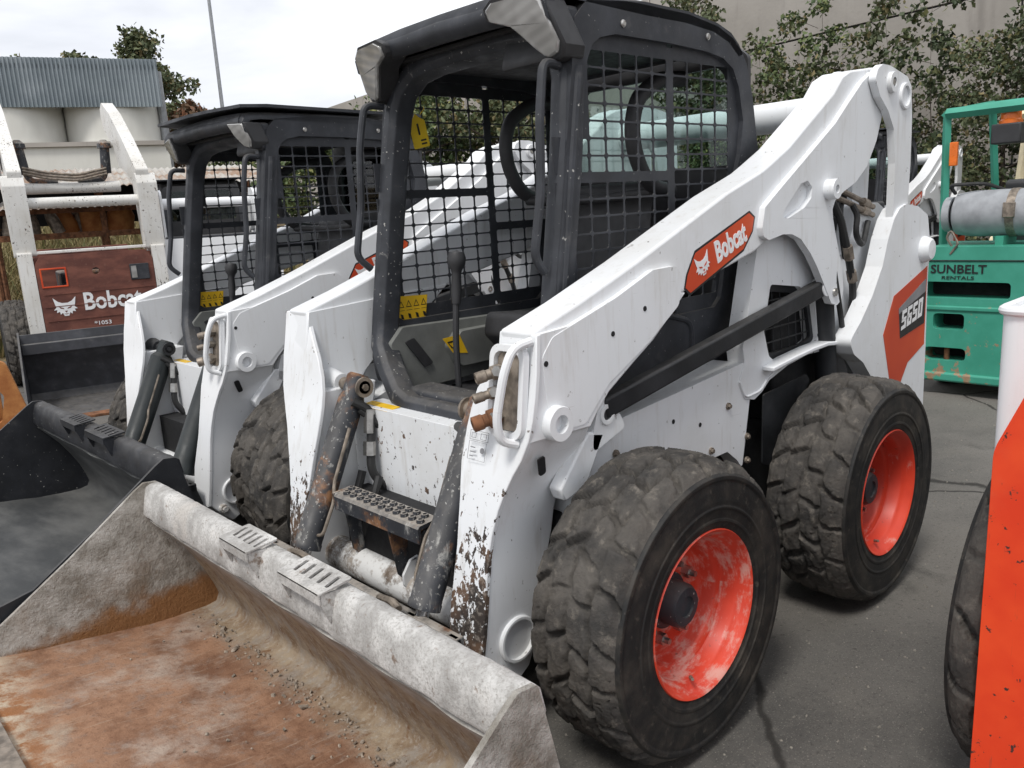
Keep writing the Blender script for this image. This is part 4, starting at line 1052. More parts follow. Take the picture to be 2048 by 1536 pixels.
# ------------------------------------------------------------------ bucket attached to a loader
BACK = [(.722, .556), (.752, .540), (.757, .455), (.742, .430), (.692, .372), (.648, .315), (.605, .245), (.570, .175), (.545, .11), (.532, .065), (.545, .038), (.585, .030), (.70, .033), (.80, .040), (1.03, .078), (1.27, .119), (1.52, .166)]
def bucket(root, hw, style='cement', steps=((-.395, -.122), (-.002, .289))):
    P = lambda name, geo, mat, par=None, **k: mk(name, geo, mat, par or root, **k)
    inner, lip, side, ste = {'cement': ('bucket', 'cement', 'bucket_side', 'cement'), 'black': ('bucket_grey', 'black_bucket', 'black_bucket', 'black_bucket')}[style]
    rng = np.random.RandomState(3)
    def shell(a, b, ny=90, dx=.0, amp=.0):
        # closed sheet: the inner face is lumpy with caked material
        pts = [Vector(p) for p in BACK[a:b]]
        fine = []
        for i in range(len(pts) - 1):
            k = max(1, int((pts[i + 1] - pts[i]).length / .02))
            fine += [pts[i].lerp(pts[i + 1], t_ / k) for t_ in range(k)]
        fine.append(pts[-1])
        n = len(fine); ys = np.linspace(-hw + .012, hw - .012, ny)
        nrm = []
        for i in range(n):
            d = fine[min(i + 1, n - 1)] - fine[max(i - 1, 0)]
            nrm.append(Vector((-d.y, d.x)).normalized())
        noise = np.zeros((n, ny))
        for _ in range(26):
            fx_, fy = rng.uniform(4, 40), rng.uniform(3, 30)
            noise += np.sin(np.arange(n)[:, None] * .02 * fx_ + rng.uniform(0, 6)) * np.sin(ys[None, :] * fy + rng.uniform(0, 6)) / 26 * 2
        V, F = [], []
        for th in (0, 1):
            for i in range(n):
                for j in range(ny):
                    o = (amp * noise[i, j] if th == 0 else -.014)
                    V.append((fine[i].x + nrm[i].x * o, ys[j], fine[i].y + nrm[i].y * o))
        for k in range(2):
            o = k * n * ny
            for i in range(n - 1):
                for j in range(ny - 1):
                    q = (o + i * ny + j, o + i * ny + j + 1, o + (i + 1) * ny + j + 1, o + (i + 1) * ny + j)
                    F.append(q if k == 0 else q[::-1])
        o = n * ny
        for i in range(n - 1):
            for j, fl in ((0, 0), (ny - 1, 1)):
                F.append((i * ny + j, (i + 1) * ny + j, o + (i + 1) * ny + j, o + i * ny + j))
        for j in range(ny - 1):
            for i in (0, n - 1):
                F.append((i * ny + j, i * ny + j + 1, o + i * ny + j + 1, o + i * ny + j))
        return V, F
    b = P('bucket', shell(3, len(BACK), amp=.006), inner, smooth=60)
    lp = P('top_lip', sweep([(0, -hw + .004, 0), (0, hw - .004, 0)], [(.680, .560), (.705, .572), (.730, .568), (.752, .548), (.760, .42), (.745, .398), (.70, .41), (.665, .50)], up=(0, 0, 1)) if False else
           (lambda pr_: ([(x + (.0012 * math.sin(y * 31 + i * 2.1) + .001 * math.sin(y * 77 + i)), y, z + .0012 * math.sin(y * 43 + i * 1.3)) for k in range(61) for y in (-hw + .004 + (2 * hw - .008) * k / 60,) for i, (x, z) in enumerate(pr_)],
                         [(k * len(pr_) + i, k * len(pr_) + (i + 1) % len(pr_), (k + 1) * len(pr_) + (i + 1) % len(pr_), (k + 1) * len(pr_) + i) for k in range(60) for i in range(len(pr_))] + [tuple(range(len(pr_))), tuple(60 * len(pr_) + i for i in range(len(pr_)))]))
           ([(.668, .50), (.678, .556), (.690, .566), (.718, .566), (.736, .556), (.750, .51), (.757, .462), (.753, .450), (.70, .450)]), lip, b, smooth=55)
    SIDE = [(.690, .568), (.740, .574), (.776, .552), (1.02, .374), (1.248, .224), (1.50, .170), (1.505, .150), (1.27, .100), (.80, .022), (.585, .012), (.535, .022), (.515, .065), (.53, .12), (.56, .19), (.595, .26), (.635, .33), (.655, .42)]
    for s in (1, -1):
        P('side_plate', prism(roundpoly(SIDE, .012, 3), s * (hw - .014), s * hw), side, b, bevel=.003)
    P('cutting_edge', prism([(1.36, .140), (1.60, .182), (1.60, .188), (1.36, .160)], -hw - .004, hw + .004), 'steel_dirty' if style == 'cement' else 'black_bucket', b, bevel=.002)
    for y0, y1 in steps:
        gp = []
        nsl = 5
        holes = []
        for k in range(nsl):
            yc = y0 + (y1 - y0) * (k + .75) / (nsl + .5)
            holes.append(roundpoly([(yc - .011, .700), (yc + .003, .700), (yc + .019, .752), (yc + .005, .752)], .004, 2))
        v, f = prism(roundpoly([(y0, .685), (y1, .685), (y1, .782), (y0, .782)], .006, 2), .580, .586, holes, axis='y')
        v = [(p[2], p[0], p[1] - (p[2] - .685) * .10) for p in v]
        gp.append((v, f))
        gp.append(box(.776, .782, y0 + .002, y1 - .002, .545, .575))
        for yy in (y0 + .002, y1 - .008):
            gp.append(prism([(.69, .565), (.778, .572), (.778, .545), (.757, .49), (.72, .56)], yy, yy + .006))
        P('grip_step', join(*gp), ste, b, bevel=.0015)
    return b
# ------------------------------------------------------------------ the loaders
main = thing('skid_steer_loader', 'white skid steer loader with cement-caked rusty bucket and chipped arms', 'loader')
build_loader(main, 'worn', seed=1)
bucket(main, .985, 'cement', steps=((-.240, -.060), (.115, .330)))
tagp = thing('hang_tag', 'yellow plastic tag hanging on the black cab mesh beside the door post', 'tag', (-.195, -.405, 1.755))
mk('tag_body', xf(flat([roundpoly([(-.035, .03), (-.012, .045), (.0, .06), (.012, .045), (.035, .03), (.035, -.06), (-.035, -.06)], .006)], .0015), basis((0, .0, 0), (-.98, .05, .2), (.22, 0, 1))), 'tag_yellow', tagp, smooth=0)
mk('tag_tie', tube([(-.012, .0, .055), (-.03, .004, .075), (-.04, -.012, .085)], .002, 6, 0), 'tag_yellow', tagp)
for k, (dx, dz) in enumerate(((0, .012), (0, -.004), (.012, -.035), (.012, -.047))):
    mk('tag_print', xf(mv(flat([rrect(-.004, .004, -.012, .012, .003)] if k < 2 else [rrect(-.012, .012, -.003, .003, .002)]), (dx, dz, .0017)), basis((0, .0, 0), (-.98, .05, .2), (.22, 0, 1))), 'decal_black', tagp, smooth=0)

second = thing('skid_steer_loader', 'freshly painted white skid steer loader with clean black bucket and flat roof visor', 'loader', (-.0575, -1.895, 0), .019, .9605)
build_loader(second, 'fresh', seed=1)
bk = bucket(second, .905, 'black', steps=((-.26, -.04), (.10, .35)))
bk.location = (.01, 0, .085)
third = thing('skid_steer_loader', 'white skid steer loader parked beyond the green forklift', 'loader', (-7.013, -2.05, 0), .027)
build_loader(third, 'fresh', hi=False)
fourth = thing('skid_steer_loader', 'white skid steer loader turned away, seen through the cab with the flat visor', 'loader', (-2.75, -8.6, 0), R(-108))
build_loader(fourth, 'fresh', hi=False)

# crumbs of cement in the main bucket
rnd = random.Random(11)
gs = []
for i in range(260):
    u = rnd.random()
    y = rnd.uniform(-.90, .80) if i % 3 else rnd.gauss(-.15, .35)
    y = max(-.93, min(.93, y))
    x = .60 + abs(rnd.gauss(0, .055)) + (rnd.random() < .12) * rnd.uniform(0, .5)
    z = .033 + max(0, x - .7) * .13 + (.03 if x < .575 else 0)
    r = rnd.uniform(.0018, .0045) * (1.8 if rnd.random() < .1 else 1)
    m = Matrix.Translation((x, y, z + r * .6)) @ Matrix.Rotation(rnd.uniform(0, 6), 4, Vector((rnd.random(), rnd.random(), rnd.random() + .1)).normalized()) @ Matrix.Diagonal((r * rnd.uniform(.8, 1.8), r * rnd.uniform(.7, 1.5), r * rnd.uniform(.4, .9), 1))
    gs.append(xf(([(-1, -1, -1), (1, -.8, -1), (.9, 1, -1), (-1, .8, -1), (-.7, -.6, 1), (.6, -.7, .9), (.7, .6, 1), (-.8, .7, .8)], [(0, 1, 2, 3), (4, 5, 6, 7), (0, 1, 5, 4), (1, 2, 6, 5), (2, 3, 7, 6), (3, 0, 4, 7)]), m))
o = mk('cement_crumbs', join(*gs), 'rubble', smooth=0)
tag(o, 'loose crumbs of dried cement lying on the rusty bucket floor', 'rubble', kind='stuff')

# ------------------------------------------------------------------ old stripped loader seen from behind
L3 = thing('stripped_loader', 'old white loader without a cab, rust-brown tailgate with cat emblem facing out', 'loader', (-.92, -6.83, 0), R(-100))
P = lambda name, geo, mat, par=None, **k: mk(name, geo, mat, par or L3, **k)
td = P('tailgate', prism(roundpoly([(-.53, .46), (.53, .46), (.53, 1.22), (.47, 1.30), (-.47, 1.30), (-.53, 1.22)], .04), -.06, .0, [roundpoly([(.49, 1.00), (.28, 1.00), (.28, 1.17), (.49, 1.17)], .01), circ(.01, 1.12, .035)], axis='x'), 'rust_panel', bevel=.015)
P('lamp_frame', prism([(.50, .99), (.27, .99), (.27, 1.18), (.50, 1.18)], -.068, -.055, [[(.485, 1.005), (.285, 1.005), (.285, 1.165), (.485, 1.165)]], axis='x'), 'decal_orange', td, bevel=.003)
P('tail_lamp', prism([(-.48, 1.0), (-.30, 1.0), (-.30, 1.16), (-.48, 1.16)], -.075, -.055, axis='x'), 'black', td, bevel=.004)
P('lamp_lens', prism([(-.36, 1.02), (-.31, 1.02), (-.31, 1.14), (-.36, 1.14)], -.080, -.074, axis='x'), 'lens', td)
for zz in (.80, .92, .66):
    P('panel_rib', box(-.066, -.058, -.50, .50, zz, zz + .008), 'rust_panel', td)
P('brand_lettering', xf(text_geo('Bobcat', .24, .022, .80), basis((-.064, -.10, .82), (0, -1, 0), (0, 0, 1))), 'decal_white', td, smooth=0)
emblem(td, basis((-.064, .33, .79), (0, -1, 0), (0, 0, 1)), .20, 'decal_white', 'rust_panel')
P('stock_number', xf(text_geo('*1053', .055, .01, 1.2), basis((-.064, .02, .60), (0, -1, 0), (0, 0, 1))), 'decal_white', td, smooth=0)
P('body_shell', join(box(0, 1.7, -.53, .53, .30, .80), box(.0, .55, -.53, -.49, .80, 1.28), box(.0, .55, .49, .53, .80, 1.28), box(1.2, 1.25, -.5, .5, .8, 1.35)), 'rust_panel', bevel=.01)
P('inner_engine', join(box(.25, .95, -.32, .30, .8, 1.12), box(.45, .7, -.2, .1, 1.1, 1.22)), 'black_muddy', bevel=.03)
P('top_rail', box(-.02, .05, -.50, .50, 1.315, 1.345), 'white_old', bevel=.006)
for s in (1, -1):
    P('upright', join(prism(roundpoly([(-.06, .30), (-.06, 1.34), (.22, 1.34), (.30, .30)], .02), s * .535, s * .66)), 'white_old', bevel=.02)
    up = P('arm_post', prism(roundpoly([(-.02, 1.30), (-.05, 1.96), (.0, 2.06), (.14, 2.06), (.20, 1.96), (.13, 1.30)], .03), s * .49, s * .68), 'white_old', bevel=.025)
    arm = P('lift_arm', prism(roundpoly([(.0, 1.98), (-.02, 2.10), (.55, 2.46), (1.10, 2.77), (1.55, 2.95), (1.72, 2.90), (1.70, 2.70), (1.15, 2.42), (.95, 2.18), (.65, 2.14), (.2, 1.94)], .03), s * .50, s * .62), 'white_old', bevel=.02)
    P('lug_plate', prism(roundpoly([(.55, 2.36), (1.05, 2.55), (1.15, 2.30), (1.0, 1.95), (.85, 1.90), (.75, 2.0)], .06), s * .635, s * .655), 'white_old', arm, bevel=.004)
    P('lift_cylinder', cyl((.30, s * .58, .85), (.38, s * .58, 1.5), .045, .045, 16), 'black_muddy')
    P('rod', cyl((.38, s * .58, 1.5), (.45, s * .58, 2.1), .022, .022, 12), 'chrome')
    P('hose_boot', join(cyl((1.25, s * .40, 2.15), (1.25, s * .42, 2.42), .055, .05, 14), lathe([(.075, 0), (.07, .05), (.03, .09), (0, .09)], (1.25, s * .42, 2.42), (0, 0, 1), 14), tube([(1.25, s * .40, 2.2), (1.25, s * .36, 2.08), (1.25, s * .1, 2.05)], .035, 10, .06)), 'black_muddy')
P('cross_tube', cyl((.05, -.53, 1.80), (.05, .53, 1.80), .052, .052, 20), 'white_old')
P('front_tube', cyl((1.25, -.52, 2.0), (1.25, .52, 2.0), .06, .06, 16), 'white_old')
for k in range(3):
    P('steel_line', tube([(1.20, -.40, 2.14 + k * .03), (1.18, -.1, 2.07 + k * .03), (1.18, .2, 2.10 + k * .03), (1.20, .42, 2.16 + k * .03)], .014, 8, .08), 'steel_dirty')
for x, s in ((.55, 1), (.55, -1), (1.6, 1), (1.6, -1)):
    wheel(L3, x, s, 'rim_clean', .4 * x, 1, yc=.88, lo=True)

# charcoal bucket standing on the ground behind it
dk = thing('loose_bucket', 'charcoal grey loader bucket standing on the ground in front of the rusty tailgate', 'bucket', (-.92, -6.49, 0), R(76))
P2 = lambda name, geo, mat, par=None, **k: mk(name, geo, mat, par or dk, **k)
sh = [(.62, .60), (.70, .62), (.72, .50), (.64, .40), (.56, .25), (.54, .10), (.60, .02), (1.40, .0), (1.40, .02), (.62, .045), (.57, .11), (.59, .24), (.67, .38), (.755, .49), (.735, .66), (.60, .64)]
bb = P2('bucket_shell', prism(sh, -.80, .80), 'charcoal', bevel=.004)
for s in (1, -1):
    P2('side_plate', prism(roundpoly([(.60, .67), (.72, .68), (1.05, .40), (1.42, .03), (1.42, .0), (.58, .0), (.52, .1)], .02), s * .80, s * .815), 'charcoal', bb, bevel=.003)
P2('lip_bar', sweep([(.76, -.80, .53), (.76, .80, .53)], [(-.02, -.05), (.02, -.05), (.02, .05), (-.02, .05)], up=(0, 0, 1)), 'charcoal', bb, bevel=.01)
P2('cutting_edge', box(1.36, 1.50, -.82, .82, -.0, .022), 'rusty', bb, bevel=.003)

# orange and yellow attachment at the far left
oa = thing('grapple_attachment', 'rusty orange plate attachment with a yellow panel beside the charcoal bucket', 'attachment', (.70, -4.22, .15), R(-14))
P3 = lambda name, geo, mat, par=None, **k: mk(name, geo, mat, par or oa, **k)
t = NT('rusty_orange_paint')
M['rust_orange'] = t.set(col=t.mix(t.ramp(t.noise(7, 6, .65), .35, .65), (.30, .10, .025), (.46, .20, .06)), rough=.8)
P3('side_arm', prism(roundpoly([(.42, -.15), (-.20, -.15), (-.30, .10), (-.20, .52), (-.06, .58), (.45, .50)], .05), -.06, .0, [roundpoly([(.38, .12), (-.12, .12), (-.16, .30), (-.08, .44), (.38, .38)], .04)]), 'rust_orange', bevel=.012)
P3('back_plate', prism(roundpoly([(.45, -.15), (-.12, -.15), (-.12, .44), (.45, .44)], .03), -.30, -.24), 'rust_orange', bevel=.01)
P3('yellow_panel', prism(roundpoly([(.45, .26), (-.05, .02), (-.02, .18), (.45, .42)], .01), .05, .075), 'decal_yellow', bevel=.004)
P3('pin', cyl((.1, -.3, .10), (.1, .08, .10), .04, .04, 16), 'black_muddy')

# ------------------------------------------------------------------ forklift
FK = thing('forklift', 'worn green forklift seen from behind, black lettering on its slotted counterweight', 'forklift', (-4.36, .32, 0), R(180))
P4 = lambda name, geo, mat, par=None, **k: mk(name, geo, mat, par or FK, **k)
# local frame: x forward (away from the photographer), y left; the rear face is at x about 0
cw = P4('counterweight', prism(roundpoly([(-.53, .16), (.53, .16), (.55, .35), (.55, .95), (.50, 1.04), (-.50, 1.04), (-.55, .95), (-.55, .35)], .05), .0, .45,
       [roundpoly([(.50, .80), (-.05, .80), (-.05, .69), (.50, .69)], .03), roundpoly([(.42, .58), (.22, .58), (.22, .47), (.42, .47)], .03), roundpoly([(.47, .34), (.20, .34), (.20, .25), (.47, .25)], .035)], axis='x'), 'green', bevel=.03, seg=3)
P4('panel_seam', tube([(-.004, .54, .945), (-.004, -.20, .945), (-.004, -.36, .90), (-.004, -.42, .70)], .005, 6, .06), 'dark', cw)
P4('tow_pin', cyl((.05, .335, .22), (.05, .335, .40), .018, .018, 10), 'rusty', cw)
P4('lower_lip', box(-.02, .06, -.50, .50, .10, .165), 'green', cw, bevel=.015)
P4('core', box(.20, .50, -.50, .50, .20, 1.0), 'dark')
P4('band', box(-.012, .03, -.551, .551, .60, .635), 'green', cw, bevel=.01)
P4('hood', prism(roundpoly([(.40, .55), (1.5, .55), (1.5, .98), (.45, 1.05)], .04), -.52, .52), 'green', bevel=.02)
P4('brand_lettering', xf(text_geo('SUNBELT', .082, .018, 1.05), basis((-.004, .275, .885), (0, -1, 0), (0, 0, 1))), 'decal_black', cw, smooth=0)
P4('brand_lettering', xf(text_geo('RENTALS', .034, .006, 1.5), basis((-.004, .275, .828), (0, -1, 0), (0, 0, 1))), 'decal_black', cw, smooth=0)
for s in (1, -1):
    P4('guard_post', tube([(.32, s * .49, 1.0), (.28, s * .49, 1.93)], .030, 4, 0), 'green', bevel=.004, smooth=0)
    P4('guard_post', tube([(1.55, s * .49, .9), (1.15, s * .47, 2.02)], .030, 4, 0), 'green', bevel=.004, smooth=0)
    P4('roof_rail', tube([(.26, s * .49, 1.93), (1.18, s * .47, 2.03)], .034, 4, 0), 'green', smooth=0)
    P4('wheel', lathe([(.10, -.07), (.24, -.08), (.26, -.06), (.26, .06), (.24, .08), (.16, .085), (.14, .05), (0, .05)], (.45, s * .44, .26), (0, s, 0), 28), 'tyre')
    P4('wheel', lathe([(.10, -.09), (.31, -.10), (.33, -.08), (.33, .08), (.31, .10), (.18, .105), (.15, .06), (0, .06)], (1.65, s * .46, .33), (0, s, 0), 28), 'tyre')
for k in range(5):
    xx = .26 + k * .23
    P4('roof_bar', tube([(xx, -.49, 1.935 + k * .024), (xx, .49, 1.935 + k * .024)], .026 if k else .036, 4, 0), 'green', smooth=0)
bc = P4('beacon', lathe([(.07, 0), (.07, .02), (.062, .03), (.058, .10), (.03, .115), (0, .115)], (.34, .11, 1.83), (0, 0, 1), 20), 'orange_lens')
P4('beacon_base', box(.24, .44, .02, .20, 1.70, 1.83), 'dark_plastic', bc, bevel=.01)
P4('reflector', box(.235, .26, .40, .45, 1.58, 1.74), 'orange_lens', bevel=.004)
P4('mast', join(box(1.85, 1.95, -.40, -.32, .1, 2.1), box(1.85, 1.95, .32, .40, .1, 2.1)), 'black_muddy')
P4('seat', prism(roundpoly([(.75, 1.0), (.70, 1.45), (.80, 1.47), (.88, 1.12), (1.25, 1.10), (1.25, .98)], .03), -.22, .22), 'dark_plastic', bevel=.02)
P4('cylinder_bracket', join(box(.10, .38, .04, .09, 1.03, 1.10), box(.10, .38, -.40, -.35, 1.03, 1.10)), 'green')
P4('hook', tube([(.02, .33, 1.04), (.0, .36, 1.10), (-.01, .33, 1.15), (-.01, .28, 1.06), (.0, .33, .99)], .008, 6, .02), 'steel_dirty')
GB = thing('gas_bottle', 'grey gas bottle strapped on its side across the green forklift', 'gas bottle', (-4.60, .32, 1.09))
P5 = lambda name, geo, mat, par=None, **k: mk(name, geo, mat, par or GB, **k)
P5('bottle', lathe([(0, -.02), (.08, .0), (.14, .03), (.150, .09), (.156, .14), (.156, .68), (.150, .74), (.12, .80), (.07, .83), (0, .84)], (0, -.40, .158), (0, 1, 0), 36), 'gas_grey')
P5('bottle_label', lathe([(.1575, 0), (.1575, .12)], (0, .12, .158), (0, 1, 0), 36, caps=False), 'steel_dirty')
P5('gas_hose', tube([(.05, -.38, .30), (.12, -.40, .36), (.05, -.20, .36), (-.10, -.1, .30)], .012, 8, .05), 'rubber_hose')
for yy in (-.04, .28):
    P5('strap', lathe([(.160, 0), (.160, .05), (.156, .05), (.156, 0)], (0, yy, .158), (0, 1, 0), 36), 'steel_dirty')
    P5('clasp', box(.145, .172, yy - .01, yy + .06, .13, .23), 'steel_dirty', bevel=.006)
P5('foot_ring', ring((0, -.40, .158), (0, -1, 0), .12, .10, .05), 'gas_grey')
# cream post of another truck and its lamp
CT = thing('cream_forklift', 'cream guard frame of a second forklift with a round lamp, behind the green one', 'forklift', (-6.1, .20, 0), R(180))
P6 = lambda name, geo, mat, par=None, **k: mk(name, geo, mat, par or CT, **k)
P6('guard_post', tube([(.3, .40, .95), (.36, .34, 1.98)], .045, 4, 0), 'cream', smooth=0)
P6('guard_post', tube([(.3, -.50, .95), (.36, -.50, 1.98)], .045, 4, 0), 'cream', smooth=0)
P6('roof_rail', tube([(.34, .42, 2.0), (.34, -.55, 2.0)], .045, 4, 0), 'cream', smooth=0)
P6('body', prism(roundpoly([(.0, .25), (1.5, .25), (1.5, .9), (.1, 1.0)], .06), -.52, .52), 'cream', bevel=.03)
for s in (1, -1):
    P6('wheel', lathe([(.10, -.07), (.24, -.08), (.26, -.06), (.26, .06), (.24, .08), (.16, .085), (0, .05)], (.4, s * .46, .26), (0, s, 0), 24), 'tyre')
    P6('wheel', lathe([(.10, -.07), (.24, -.08), (.26, -.06), (.26, .06), (.24, .08), (.16, .085), (0, .05)], (1.3, s * .46, .26), (0, s, 0), 24), 'tyre')
lm = P6('lamp', lathe([(0, 0), (.05, .01), (.075, .05), (.075, .07), (.06, .075), (0, .078)], (.26, .20, 1.80), (-1, 0, 0), 20), 'dark_plastic')
P6('lamp_lens', lathe([(0, .0), (.058, .0), (.05, .012), (0, .018)], (.183, .20, 1.80), (-1, 0, 0), 20), 'lens', lm)

# ------------------------------------------------------------------ red and white machine at the right
RM = thing('red_machine', 'red machine with white top and a deep-lugged tyre beside the big orange-rimmed wheels', 'machine', (-.05, 1.52, 0))
P7 = lambda name, geo, mat, par=None, **k: mk(name, geo, mat, par or RM, **k)
P7('front_guard', prism(roundpoly([(.014, .16), (.018, .96), (.085, 1.125), (.20, 1.19), (.75, 1.21), (.75, .16)], .10, 8), -.07, .045, axis='x'), 'red', bevel=.052, seg=6)
P7('hopper', prism(roundpoly([(-.60, -.022), (-.075, -.022), (-.075, .75), (-.60, .75)], .04, 6), .86, 1.205, [roundpoly([(-.585, -.006), (-.09, -.006), (-.09, .735), (-.585, .735)], .03, 6)], axis='z'), 'white_clean', bevel=.004)
P7('hopper_rim', tube([(x, y, 1.207) for x, y in roundpoly([(-.60, -.022), (-.075, -.022), (-.075, .75), (-.60, .75)], .04, 6)], .010, 10, 0, closed=True), 'white_clean')
P7('hopper_floor', box(-.58, -.09, .035, .73, .97, .98), 'white_clean')
P7('body_frame', box(-1.6, -.06, .28, .75, .30, .97), 'dark', bevel=.02)
tl = bpy.data.objects.new('tyre', tyre_mesh('tyre_lug', seed=8, nu=320, depth=.028, cell=(.15, .1)))
COL.objects.link(tl); tl.parent = RM; tl.location = (-.49, -.085, .411); tl.rotation_euler = (0, .3, math.pi)
P7('rim', lathe([(.225, .02), (.20, .03), (.18, .12), (0, .12)], (-.49, -.085, .411), (0, 1, 0), 32), 'rim_clean')
tl = bpy.data.objects.new('tyre', tyre_mesh('tyre_lug')); COL.objects.link(tl); tl.parent = RM; tl.location = (-1.65, -.045, .411); tl.rotation_euler = (0, 1.3, math.pi)

# ------------------------------------------------------------------ background: wall, tanks, shed, pole
Wd = Vector((-.131, -.991)); Wn = Vector((.991, -.131)); W0 = Vector((-12.0, -4.1))
CW = thing('concrete_wall', 'tall grey concrete panel wall behind the vines and saplings', 'wall', (W0.x, W0.y, 0), math.atan2(Wd.y, Wd.x))
k = 0
for i in range(-3, 8):
    x0 = i * 7.0 - 2.4
    for z0, z1 in ((0, 1.66), (1.69, 4.02), (4.05, 5.5)):
        mk('panel', box(x0 + .015, x0 + 6.985, -.30, 0, z0, z1), 'concrete', CW, bevel=.012)
mk('wall_core', box(-23.4, 53.6, -.28, -.03, 0, 5.48), 'dark', CW)

FC = thing('cladding_parapet', 'grey corrugated metal parapet above the two pale tanks', 'building')
A, B = Vector((-1.05, -18.2, 0)), Vector((-5.66, -16.63, 0))
dirv = (B - A).normalized(); nv = Vector((-dirv.y, dirv.x, 0)) * -1
if nv.y < 0: nv = -nv
n = 62; Lg = (B - A).length
V, F = [], []
for i in range(n * 4 + 1):
    d = (0, .035, .035, 0)[i % 4] if i < n * 4 else 0
    p = A + dirv * (Lg * i / (n * 4)) + nv * d
    t_ = i / (n * 4)
    for th in (0, -.06):
        q = p + nv * th
        V += [(q.x, q.y, 4.14), (q.x, q.y, 5.12)]
for i in range(n * 4):
    a, b = i * 4, (i + 1) * 4
    F += [(a, b, b + 1, a + 1), (a + 2, a + 3, b + 3, b + 2), (a, a + 2, b + 2, b), (a + 1, b + 1, b + 3, a + 3)]
mk('corrugated_front', (V, F), 'cladding', FC, smooth=0)
mk('roof_deck', ([tuple(A + Vector((0, 0, 5.0))), tuple(B + Vector((0, 0, 5.0))), tuple(B - nv * 5 + Vector((0, 0, 5.4))), tuple(A - nv * 5 + Vector((0, 0, 5.4))), tuple(A + Vector((0, 0, 4.9))), tuple(B + Vector((0, 0, 4.9))), tuple(B - nv * 5 + Vector((0, 0, 5.3))), tuple(A - nv * 5 + Vector((0, 0, 5.3)))],
   [(0, 1, 2, 3), (4, 5, 6, 7), (0, 1, 5, 4), (1, 2, 6, 5), (2, 3, 7, 6), (3, 0, 4, 7)]), 'cladding', FC, smooth=0)
for q in (A - nv * .5, B - nv * .5, A - nv * 4.5, B - nv * 4.5):
    mk('post', cyl((q.x, q.y, 0), (q.x, q.y, 4.95), .09, .09, 10), 'pole', FC)
for k, (u, lab) in enumerate(((.38, 'pale cylindrical tank under the parapet, left of its dark joint'), (.80, 'pale cylindrical tank under the parapet, nearer its reddish bush'))):
    c_ = A + dirv * (Lg * u) - nv * 1.05
    tk = thing('storage_tank', ('pale tank under the grey parapet, farther from the reddish tree', 'pale tank under the grey parapet, next to the reddish tree')[k], 'tank', (c_.x, c_.y, 3.42), group='tanks under the parapet')
    mk('tank_body', lathe([(1.03, 0), (1.03, .95), (.98, 1.0), (.3, 1.15), (0, 1.16)], (0, 0, 0), (0, 0, 1), 48), 'tank', tk, smooth=40)
    mk('tank_band', lathe([(1.045, .02), (1.045, .07), (1.03, .07), (1.03, .02)], (0, 0, 0), (0, 0, 1), 48), 'tank', tk)
PL = thing('tank_plinth', 'long pale block wall carrying the two tanks', 'wall')
def slab(a, b, back, z0, z1, dz=0):
    return [tuple(a + Vector((0, 0, z0))), tuple(b + Vector((0, 0, z0))), tuple(b - nv * back + Vector((0, 0, z0))), tuple(a - nv * back + Vector((0, 0, z0))), tuple(a + Vector((0, 0, z1))), tuple(b + Vector((0, 0, z1))), tuple(b - nv * back + Vector((0, 0, z1))), tuple(a - nv * back + Vector((0, 0, z1)))], [(0, 1, 2, 3), (4, 5, 6, 7), (0, 1, 5, 4), (1, 2, 6, 5), (2, 3, 7, 6), (3, 0, 4, 7)]
mk('block_wall', slab(A + nv * .15, B + nv * .15, 2.4, 0, 3.32), 'tank', PL, smooth=0)
mk('coping', slab(A + nv * .22, B + nv * .22, 2.5, 3.325, 3.415), simple('x', (.5, .36, .32), .8) and 'concrete', PL, smooth=0)

SH = thing('corrugated_lean_to', 'low rusty lean-to with pale corrugated roof sheets over scrap', 'shed', (-1.3, -9.35, 0), R(-15 + 180))
def corr(x0, x1, y0, y1, z0, z1, pitch=.076, amp=.012, th=.004):
    n = int((x1 - x0) / pitch * 4); V, F = [], []
    for i in range(n + 1):
        x = x0 + (x1 - x0) * i / n; w = amp * math.sin(2 * math.pi * (x - x0) / pitch)
        V += [(x, y0, z0 + w), (x, y1, z1 + w), (x, y0, z0 + w - th), (x, y1, z1 + w - th)]
    for i in range(n):
        a, b = i * 4, i * 4 + 4
        F += [(a, b, b + 1, a + 1), (a + 2, a + 3, b + 3, b + 2), (a, a + 2, b + 2, b), (a + 1, b + 1, b + 3, a + 3)]
    return V, F
P8 = lambda name, geo, mat, par=None, **k: mk(name, geo, mat, par or SH, **k)
for i in range(4):
    P8('roof_sheet', corr(-.75 + i * .80, .05 + i * .80 + .04, -.9, .35, 2.02 + .012 * (i % 2), 2.30 + .012 * (i % 2)), 'sheet', smooth=0)
    P8('lower_sheet', corr(-.75 + i * .80, .05 + i * .80 + .04, -1.0, -.6, 1.80, 1.90), 'sheet', smooth=0)
for xx in (-.7, .5, 1.7, 2.4):
    P8('post', cyl((xx, -.55, 0), (xx, -.55, 2.05), .035, .035, 8), 'rusty')
    P8('post', cyl((xx, .30, 0), (xx, .30, 2.25), .035, .035, 8), 'rusty')
for zz in (1.45, 1.75):
    P8('rack_beam', box(-.75, 2.45, -.58, -.50, zz, zz + .07), 'rusty')
P8('back_board', box(-.75, 2.45, .32, .35, 1.62, 2.1), 'dark')
rnd = random.Random(4)
for i in range(16):
    xx = rnd.uniform(-.7, 2.3); r_ = rnd.uniform(.06, .16)
    P8('scrap_part', lathe([(0, 0), (r_, 0), (r_, rnd.uniform(.1, .3)), (r_ * .6, .32), (0, .33)], (xx, rnd.uniform(-.4, .1), 1.52), (rnd.uniform(-.4, .4), rnd.uniform(-.4, .4), 1), 12), rnd.choice(('rusty', 'rust_orange', 'steel_dirty', 'black_muddy')))

